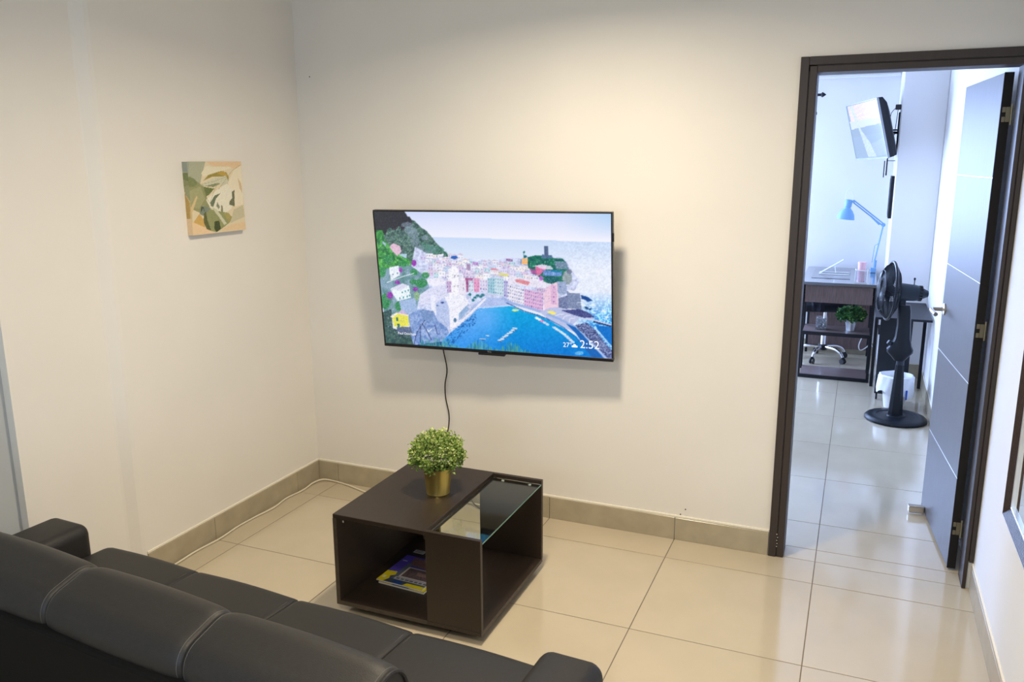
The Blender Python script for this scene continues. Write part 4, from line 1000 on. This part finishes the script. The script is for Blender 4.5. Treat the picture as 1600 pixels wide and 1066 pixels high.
# desk lamp
dl = thing('desk_lamp', 'pale blue articulated desk lamp on the bedroom desk', 'lamp', (2.735, 3.92, 0.758))
bm = B(); box(bm, 2.70, 2.742, 3.895, 3.945, 0.7585, 0.80, bev=0.004); tube(bm, [(2.73, 3.92, 0.78), (2.733, 3.92, 0.86)], 0.011, 12); obj('clamp', bm, M['lamp_blue'], dl)
E1 = Vector((2.768, 3.92, 1.150)); H1 = Vector((2.530, 3.92, 1.335))
bm = B()
for dy in (-0.012, 0.012):
    tube(bm, [(2.726, 3.92 + dy, 0.85), E1 + Vector((0, dy, 0))], 0.0060, 6)
tube(bm, [(2.708, 3.92, 0.84), (2.718, 3.92, 0.98), (2.748, 3.92, 1.00)], 0.003, 6); obj('lower_arm', bm, M['lamp_blue'], dl)
bm = B()
for dz in (-0.010, 0.010): tube(bm, [E1 + Vector((0, 0, dz)), H1 + Vector((0, 0, dz))], 0.0060, 6)
tube(bm, [E1 + Vector((-.03, 0, .0)), E1 + Vector((-.10, 0, .07))], 0.007, 6); obj('upper_arm', bm, M['lamp_blue'], dl)
for c_, r_ in ((E1, 0.016), (H1, 0.012)):
    bm = B(); lathe(bm, [(r_, -0.014), (r_, 0.014)], 16, axis_m(c_, (0, 1, 0))); obj('joint', bm, M['lamp_blue'], dl)
axm = axis_m((2.478, 3.92, 1.19), Vector((-0.10, 0, -1)) * -1)
bm = B(); lathe(bm, [(0.071, 0.0), (0.070, 0.006), (0.062, 0.040), (0.045, 0.070), (0.028, 0.088), (0.024, 0.10), (0.028, 0.105), (0.029, 0.150), (0.022, 0.160), (0.002, 0.162)], 32, axm, cap0=False)
obj('shade', bm, M['lamp_blue'], dl, smooth=True)
bm = B(); lathe(bm, [(0.022, 0.03), (0.026, 0.05), (0.014, 0.085)], 16, axm); obj('bulb', bm, M['white_plastic'], dl)
bm = B(); tube(bm, smooth_path([(2.462, 3.92, 1.345), (2.468, 3.92, 1.41), (2.495, 3.92, 1.432), (2.522, 3.92, 1.40), (2.528, 3.92, 1.34)], 5), 0.003, 6); tube(bm, [(2.50, 3.92, 1.31), H1], 0.005, 6); obj('bail', bm, M['white_plastic'], dl)

# glass tumbler with dark contents, silver pot plant on the shelf
gj = thing('glass_vase', 'square glass vase with dark stones on the desk shelf', 'vase', (2.375, 3.33, 0.37))
bm = B(); box(bm, -0.042, 0.042, -0.035, 0.035, 0, 0.006)
for d in ((-0.042, -0.038, -0.035, 0.035, 0.006, 0.10), (0.038, 0.042, -0.035, 0.035, 0.006, 0.10), (-0.038, 0.038, -0.035, -0.031, 0.006, 0.10), (-0.038, 0.038, 0.031, 0.035, 0.006, 0.10)): box(bm, *d)
obj('vase_body', bm, M['acrylic'], gj, local=True)
bm = B(); rr = random.Random(3)
for k in range(60):
    r_ = rr.uniform(0.007, 0.011); bmesh.ops.create_icosphere(bm, subdivisions=1, radius=r_, matrix=T(rr.uniform(-.028, .028), rr.uniform(-.022, .022), 0.014 + rr.uniform(0, .066)))
s_ = obj('stones', bm, M['fabric_grey'], gj, local=True); s_['kind'] = 'stuff'
potted('leafy dark green plant in a silver pot on the desk shelf', (2.585, 3.345, 0.37), 0.040, 0.030, 0.088, M['silver'], M['leaf_dark'], 1300, 0.095, 0.060, 0.120, 0.020, 9, M['leaf'], 160)

# office chair, mostly hidden behind the desk
oc = thing('office_chair', 'black office chair with chrome five-star base tucked under the desk', 'chair', (2.38, 3.885, 0), (0, 0, 0.25))
bm = B(); box(bm, -0.22, 0.22, -0.20, 0.20, 0.44, 0.50, bev=0.025, seg=3); obj('seat', bm, M['fabric_dark'], oc, local=True, smooth=True)
bm = B(); box(bm, -0.255, -0.225, -0.16, 0.16, 0.56, 0.80, bev=0.012, seg=3); tube(bm, [(-0.05, 0, 0.43), (-0.20, 0, 0.42), (-0.245, 0, 0.5), (-0.245, 0, 0.62)], 0.014, 8); obj('backrest', bm, M['fabric_dark'], oc, local=True, smooth=True)
bm = B(); tube(bm, [(0, 0, 0.12), (0, 0, 0.30)], 0.022, 16); tube(bm, [(0, 0, 0.30), (0, 0, 0.44)], 0.014, 16); obj('gas_column', bm, M['chrome'], oc, local=True, smooth=True)
bm = B(); lathe(bm, [(0.035, 0.085), (0.035, 0.13), (0.02, 0.135)], 20); obj('hub', bm, M['plastic'], oc, local=True)
for k in range(5):
    a = 2 * PI * k / 5 - 0.9; d = Vector((math.cos(a), math.sin(a), 0))
    bm = B(); tube(bm, smooth_path([d * 0.02 + Vector((0, 0, .115)), d * 0.12 + Vector((0, 0, .112)), d * 0.18 + Vector((0, 0, .09)), d * 0.208 + Vector((0, 0, .055))], 4), 0.012, 10, radii=None); obj('base_arm', bm, M['chrome'], oc, local=True, smooth=True)
    bm = B(); c_ = d * 0.211; s2 = Vector((-d.y, d.x, 0))
    for s in (-1, 1): lathe(bm, [(0.022, -0.006), (0.024, 0), (0.022, 0.006)], 18, axis_m(c_ + s2 * s * 0.012 + Vector((0, 0, 0.0245)), s2))
    box(bm, -0.012, 0.012, -0.010, 0.010, 0.04, 0.056, mtx=T(c_.x, c_.y, 0)); obj('caster', bm, M['plastic'], oc, local=True)
# grey cloth hanging under the apron
bm = B()
g = [[bm.verts.new((2.28 + 0.10 * i / 6 + 0.006 * math.sin(j * 1.3), 3.58 + 0.010 * math.sin(i * 1.9 + j * .6), 0.64 - 0.17 * j / 7 - 0.012 * i / 6)) for j in range(8)] for i in range(7)]
for i in range(6):
    for j in range(7): bm.faces.new((g[i][j], g[i + 1][j], g[i + 1][j + 1], g[i][j + 1]))
bmesh.ops.solidify(bm, geom=bm.faces[:], thickness=0.003)
tag(obj('hanging_cloth', bm, M['fabric_grey'], smooth=True), 'dark grey cloth hanging beneath the desk above the glass vase', 'cloth')
bm = B(); tube(bm, smooth_path([(2.70, 3.60, 0.32), (2.675, 3.60, 0.26), (2.66, 3.6, 0.20), (2.675, 3.6, 0.165), (2.715, 3.6, 0.19), (2.745, 3.6, 0.225), (2.765, 3.6, 0.20), (2.775, 3.6, 0.26), (2.73, 3.6, 0.30)], 6), 0.004, 8)
tag(obj('white_cable', bm, M['white_plastic'], smooth=True), 'loop of white cable hanging at the right end of the desk', 'cable')

# low black side table on casters, beside the right wall
st = thing('side_table', 'low black side table against the bedroom wall behind the fan', 'table', (2.92, 3.1, 0))
SY0, SY1, SZ = 2.72, 3.46, 0.598
bxo('table_top', (2.745, XR - 0.012, SY0, SY1, SZ - 0.016, SZ), M['dark_metal'], st, bev=0.001)
bxo('end_panel', (2.780, 2.985, SY0 + 0.02, SY0 + 0.038, 0.045, SZ - 0.016), M['plastic_matte'], st)
for x, y in ((2.752, SY0 + 0.38), (2.975, SY0 + 0.40), (XR - 0.036, SY0 + 0.44)):
    bxo('leg', (x, x + 0.022, y, y + 0.022, 0, SZ - 0.016), M['dark_metal'], st)
bxo('shelf', (2.774, 2.99, SY0 + 0.1, SY0 + 0.42, 0.455, 0.468), M['dark_metal'], st)
for x in (2.795, 2.965):
    bm = B(); lathe(bm, [(0.016, 0), (0.018, 0.006), (0.016, 0.012)], 16, axis_m((x - .006, SY0 + 0.03, 0.0185), (1, 0, 0))); box(bm, x - .006, x + .006, SY0 + 0.022, SY0 + 0.036, 0.03, 0.045); obj('caster', bm, M['rubber'], st)
bm = B(); lathe(bm, [(0.034, 0), (0.036, 0.05), (0.026, 0.085), (0.004, 0.088)], 20, T(2.945, SY0 + 0.30, 0.468)); tag(obj('dark_jar', bm, M['plastic'], smooth=True), 'small dark rounded jar on the side table lower shelf', 'jar')

# waste bin with a white bag
bn = thing('waste_bin', 'small waste bin lined with a white plastic bag behind the fan', 'bin', (2.905, 2.592, 0))
bm = B(); lathe(bm, [(0.064, 0), (0.092, 0.20), (0.092, 0.205), (0.088, 0.205), (0.060, 0.006), (0.002, 0.006)], 32); obj('bin_body', bm, M['white_plastic'], bn, local=True, smooth=True)
bm = B(); rings = []
for j, (r_, z) in enumerate([(0.084, 0.17), (0.092, 0.215), (0.100, 0.233), (0.112, 0.225), (0.114, 0.19), (0.118, 0.14), (0.116, 0.105)]):
    ring = []
    for k in range(48):
        a = 2 * PI * k / 48; rr_ = r_ + (0.004 * math.sin(11 * a + j) if j > 2 else 0.001 * math.sin(9 * a)); zz = z + (0.010 * math.sin(5 * a + 1) + 0.014 * math.sin(2 * a) if j > 4 else 0.002 * math.sin(5 * a))
        ring.append(bm.verts.new((rr_ * math.cos(a), rr_ * math.sin(a), zz)))
    rings.append(ring)
for i in range(len(rings) - 1):
    for k in range(48): bm.faces.new((rings[i][k], rings[i][(k + 1) % 48], rings[i + 1][(k + 1) % 48], rings[i + 1][k]))
bg_ = obj('bag', bm, M['bag'], bn, local=True, smooth=True)
bm = B(); box(bm, 0.062, 0.072, -0.108, -0.101, 0.085, 0.15, bev=0.001); obj('blue_tie', bm, M['blue'], bg_, local=True)

# pedestal fan
fn = thing('pedestal_fan', 'dark pedestal fan with round base standing beside the open door', 'fan', (2.908, 2.285, 0))
FX, FY = 2.908, 2.285
bm = B(); lathe(bm, [(0.180, 0), (0.190, 0.004), (0.190, 0.014), (0.178, 0.026), (0.150, 0.031), (0.122, 0.031), (0.116, 0.026), (0.060, 0.028), (0.056, 0.036), (0.044, 0.040), (0.004, 0.042)], 56, T(FX, FY, 0)); obj('base', bm, M['fan'], fn, smooth=True)
bm = B(); 
def taper(bm, cx, cy_, z0, z1, a0, b0, a1, b1):
    vs = []
    for z, a, b in ((z0, a0, b0), (z1, a1, b1)):
        for k in range(8):
            t = 2 * PI * (k + .5) / 8; vs.append(bm.verts.new((cx + a * max(-.8, min(.8, 1.08 * math.cos(t))) , cy_ + b * max(-.8, min(.8, 1.08 * math.sin(t))), z)))
    for k in range(8): bm.faces.new((vs[k], vs[(k + 1) % 8], vs[8 + (k + 1) % 8], vs[8 + k]))
    bm.faces.new(vs[:8][::-1]); bm.faces.new(vs[8:])
taper(bm, FX - 0.004, FY, 0.038, 0.372, 0.054, 0.050, 0.031, 0.030); obj('lower_post', bm, M['fan'], fn)
bm = B(); lathe(bm, [(0.024, 0.368), (0.024, 0.405)], 24, T(FX - 0.004, FY, 0)); obj('collar', bm, M['fan_grey'], fn, smooth=True)
# control column: widens downward
bm = B(); secs = [(0.400, 0.030, 0.030, 0), (0.425, 0.050, 0.040, 0), (0.455, 0.078, 0.045, -0.002), (0.475, 0.080, 0.045, -0.002), (0.50, 0.062, 0.042, 0.004), (0.55, 0.048, 0.040, 0.008), (0.63, 0.042, 0.036, 0.008), (0.73, 0.040, 0.034, 0.004), (0.765, 0.036, 0.030, 0.0)]
rings = []
for z, a, b, dx in secs:
    rings.append([bm.verts.new((FX - 0.012 + dx + a * math.copysign(abs(math.cos(2 * PI * (k + .5) / 12)) ** .6, math.cos(2 * PI * (k + .5) / 12)), FY + b * math.copysign(abs(math.sin(2 * PI * (k + .5) / 12)) ** .6, math.sin(2 * PI * (k + .5) / 12)), z)) for k in range(12)])
for i in range(len(rings) - 1):
    for k in range(12): bm.faces.new((rings[i][k], rings[i][(k + 1) % 12], rings[i + 1][(k + 1) % 12], rings[i + 1][k]))
bm.faces.new(rings[0][::-1]); bm.faces.new(rings[-1]); cc = obj('control_column', bm, M['fan'], fn, smooth=True, angle=40)
bm = B(); lathe(bm, [(0.016, 0), (0.014, 0.022)], 16, axis_m((FX - 0.070, FY - 0.01, 0.508), (-0.75, -0.2, 0.55))); obj('speed_knob', bm, M['fan_grey'], cc)
bm = B(); box(bm, FX - 0.045, FX - 0.005, FY - 0.022, FY + 0.022, 0.755, 0.835, bev=0.008, seg=2); obj('tilt_joint', bm, M['fan_grey'], fn)
AX = Vector((-0.98, -0.16, 0.06)).normalized(); HC = Vector((FX - 0.105, FY - 0.02, 0.852))
# motor
am = axis_m(HC, AX)
bm = B(); lathe(bm, [(0.020, -0.225), (0.034, -0.195), (0.048, -0.165), (0.052, -0.145), (0.056, -0.06), (0.048, -0.045), (0.03, -0.03)], 32, am); mo = obj('motor_housing', bm, M['fan_grey'], fn, smooth=True, angle=30)
bm = B()
for k in range(16):
    a = 2 * PI * k / 16; mm = am @ Matrix.Rotation(a, 4, 'Z'); box(bm, 0.036, 0.0495, -0.004, 0.004, -0.188, -0.170, mtx=mm)
obj('vent_slots', bm, M['rubber'], mo)
bm = B(); tube(bm, [HC - AX * 0.14 + Vector((0, 0, 0.045)), HC - AX * 0.14 + Vector((0, 0, 0.088))], 0.003, 8); lathe(bm, [(0.006, 0), (0.006, 0.014)], 12, T(*(HC - AX * 0.14 + Vector((0, 0, 0.082))))); obj('oscillation_knob', bm, M['fan_grey'], mo)
# guards
RG = 0.182
def guard(front):
    bm = B(); s = 1 if front else -1; dp_ = 0.066 if front else 0.048
    def prof_(t): r_ = 0.045 + (RG - 0.045) * t; return r_, s * dp_ * (1 - t ** 3.2) + (0.0)
    for k in range(104):
        a = 2 * PI * k / 104; tw = 0.35 if front else 0
        tube(bm, [am @ Vector((prof_(t)[0] * math.cos(a + tw * t), prof_(t)[0] * math.sin(a + tw * t), prof_(t)[1])) for t in (0, .3, .6, .8, .93, 1)], 0.0014, 4, caps=False)
    for rr_, zz, th_ in ((RG, 0.0, 0.0055), (0.13, s * dp_ * (1 - ((0.13 - .045) / (RG - .045)) ** 3.2), 0.0022), (0.045, s * dp_, 0.003)):
        pts_ = [am @ Vector((rr_ * math.cos(2 * PI * k / 48), rr_ * math.sin(2 * PI * k / 48), zz)) for k in range(49)]; tube(bm, pts_, th_, 6, caps=False)
    lathe(bm, [(0.046, s * dp_ - 0.003), (0.046, s * dp_ + 0.003)], 28, am)
    return bm
g_ = obj('front_guard', guard(True), M['fan'], fn, smooth=True); g_ = obj('rear_guard', guard(False), M['fan'], fn, smooth=True)
bm = B(); pts_ = [am @ Vector(((RG + .002) * math.cos(2 * PI * k / 48), (RG + .002) * math.sin(2 * PI * k / 48), 0)) for k in range(49)]; tube(bm, pts_, 0.009, 8, caps=False); obj('guard_rim', bm, M['fan'], fn, smooth=True)
for k in range(5):
    bm = B(); n = 8; g = []
    for i in range(n + 1):
        r_ = 0.03 + 0.135 * i / n; row = []
        for j in range(6):
            a = 2 * PI * k / 5 + (j - 2.5) / 5 * (0.95 if i > 1 else 0.7) + 0.25 * i / n; row.append(bm.verts.new(am @ Vector((r_ * math.cos(a), r_ * math.sin(a), 0.012 + 0.020 * (j - 2.5) / 2.5))))
        g.append(row)
    for i in range(n):
        for j in range(5): bm.faces.new((g[i][j], g[i + 1][j], g[i + 1][j + 1], g[i][j + 1]))
    bmesh.ops.solidify(bm, geom=bm.faces[:], thickness=0.0025); obj('blade', bm, M['fan_grey'], fn, smooth=True)
bm = B(); lathe(bm, [(0.034, -0.02), (0.034, 0.025), (0.02, 0.036), (0.002, 0.038)], 24, am); obj('hub', bm, M['fan'], fn, smooth=True)

# bedroom TV on an arm
t2 = thing('small_television', 'small wall television angled out above the desk in the bedroom', 'television', (2.579, 3.5357, 1.8855))
t2.rotation_euler = (Matrix.Rotation(math.radians(-72.33), 3, 'Z') @ Matrix.Rotation(math.radians(15.0), 3, 'X') @ Matrix.Rotation(math.radians(-0.97), 3, 'Y')).to_euler()
w2, h2 = 0.73, 0.438
bm = B()
box(bm, -w2 / 2, w2 / 2, -0.003, 0.012, h2 / 2 - 0.008, h2 / 2); box(bm, -w2 / 2, w2 / 2, -0.003, 0.012, -h2 / 2, -h2 / 2 + 0.012)
box(bm, -w2 / 2, -w2 / 2 + 0.008, -0.003, 0.012, -h2 / 2 + .012, h2 / 2 - .008); box(bm, w2 / 2 - 0.008, w2 / 2, -0.003, 0.012, -h2 / 2 + .012, h2 / 2 - .008)
obj('bezel', bm, mat('grey_bezel', (0.30, 0.32, 0.36), 0.3), t2, local=True)
bm = B(); rings = []
for y_, ix, it, ib in ((0.010, 0.001, 0.001, 0.001), (0.040, 0.003, 0.006, 0.003), (0.068, 0.020, 0.050, 0.008), (0.088, 0.060, 0.110, 0.030)):
    rings.append([bm.verts.new(c_) for c_ in ((-w2 / 2 + ix, y_, -h2 / 2 + ib), (w2 / 2 - ix, y_, -h2 / 2 + ib), (w2 / 2 - ix, y_, h2 / 2 - it), (-w2 / 2 + ix, y_, h2 / 2 - it))])
for i in range(3):
    for k in range(4): bm.faces.new((rings[i][k], rings[i][(k + 1) % 4], rings[i + 1][(k + 1) % 4], rings[i + 1][k]))
bm.faces.new(rings[0]); bm.faces.new(rings[-1])
obj('rear_housing', bm, M['plastic_matte'], t2, local=True)
p = Paint(60, 90, [(170, 200), (540, 100), (660, 800), (290, 800)], (150, 178, 212))
p.poly([(160, 100), (560, 80), (600, 330), (230, 400)], (238, 226, 236), 1, 7); p.poly([(210, 380), (600, 320), (600, 395), (235, 470)], (214, 228, 244)); p.poly([(235, 470), (600, 395), (640, 500), (250, 560)], (146, 172, 204))
for k in range(12): p.line([(230 + k * 5, 170 + k * 17), (540, 120 + k * 17)], 5, (224, 204, 214), .5)
p.poly([(200, 190), (240, 190), (330, 440), (350, 480), (460, 640), (530, 790), (430, 790), (380, 640), (320, 470)], (208, 228, 246), .9, 10); p.poly([(470, 640), (640, 560), (650, 770), (530, 790)], (172, 196, 226), .7, 6)
for x_ in (505, 540): p.line([(x_ - 12, 110), (x_ + 70, 420)], 7, (190, 200, 235), .8)
p.mesh('screen', w2 - 0.016, h2 - 0.020, painted('small_screen_picture', 0.92, 0.2, 0.4), t2, -0.001)
# bracket fixed to the column side, joined to the set's back (child, in the set's own axes)
bk = B()
Mi = (Matrix.Translation(t2.location) @ t2.rotation_euler.to_matrix().to_4x4()).inverted()
box(bk, 2.800, 2.808, 3.62, 3.74, 1.72, 2.02, bev=0.002)
tube(bk, [(2.803, 3.68, 1.87), (2.74, 3.62, 1.87), (2.665, 3.55, 1.87)], 0.010, 8); tube(bk, [(2.803, 3.68, 1.89), (2.74, 3.66, 1.89), (2.665, 3.57, 1.885)], 0.006, 8)
for v in bk.verts: v.co = Mi @ v.co
obj('wall_bracket', bk, M['dark_metal'], t2, local=True)
bm = B(); box(bm, 2.770, 2.8085, 3.54, 3.60, 2.035, 2.072, bev=0.003); so = tag(obj('wall_adapter', bm, M['plastic']), 'small black plug adapter on the wall behind the bedroom television', 'adapter')
bm = B(); tube(bm, smooth_path([(2.770, 3.56, 2.045), (2.745, 3.57, 2.01), (2.740, 3.60, 1.96)], 5), 0.0025, 6); tube(bm, smooth_path([(2.79, 3.57, 2.035), (2.785, 3.58, 1.95), (2.78, 3.60, 1.85)], 5), 0.0025, 6)
tag(obj('adapter_cable', bm, M['black_cable']), 'black cable running from the plug adapter to the bedroom television', 'cable')

# two narrow dark frames hung on the column side
pf = thing('picture_frame', 'dark picture frame seen edge-on on the wall under the bedroom television', 'picture frame', (2.80, 3.66, 1.225))
bxo('frame', (2.785, 2.8085, 3.56, 3.80, 1.225, 1.545), M['dark_metal'], pf, bev=0.002); bxo('backing_card', (2.783, 2.785, 3.58, 3.78, 1.245, 1.525), M['fabric_grey'], pf)
bm = B(); box(bm, 2.730, 2.737, 3.80, 3.86, 1.53, 1.66, bev=0.002); tube(bm, [(2.752, 3.83, 1.70), (2.752, 3.83, 1.545)], 0.005, 8); tube(bm, [(2.752, 3.83, 1.66), (2.8095, 3.83, 1.66)], 0.003, 6)
tag(obj('hanging_tag', bm, M['dark_metal']), 'small dark hook with a hanging tag below the bedroom television', 'hook')

# curtain rod
cr = thing('curtain_rod', 'black curtain rod with a pointed finial on the bedroom far wall', 'curtain rod', (1.2, 4.10, 2.197))
bm = B(); tube(bm, [(0.1, 4.10, 2.197), (2.215, 4.10, 2.197)], 0.011, 12); obj('rod', bm, M['dark_metal'], cr, smooth=True)
bm = B(); lathe(bm, [(0.011, 0), (0.012, 0.005), (0.022, 0.014), (0.013, 0.030), (0.002, 0.044)], 20, axis_m((2.205, 4.10, 2.197), (1, 0, 0))); obj('finial', bm, M['dark_metal'], cr, smooth=True)
for x_ in (0.2, 2.10):
    bm = B(); tube(bm, [(x_, 4.10, 2.197), (x_, YF, 2.197)], 0.006, 8); obj('bracket', bm, M['dark_metal'], cr)
bm = B(); lathe(bm, [(0.012, 0), (0.019, 0.010), (0.012, 0.022), (0.003, 0.024)], 16, axis_m((2.165, 4.10, 2.048), (1, 0, 0))); tube(bm, [(2.168, 4.10, 2.048), (2.10, 4.10, 2.048), (2.10, YF, 2.048)], 0.006, 8)
tag(obj('curtain_tieback', bm, M['dark_metal'], smooth=True), 'small dark round knob on the wall below the curtain rod', 'hook')
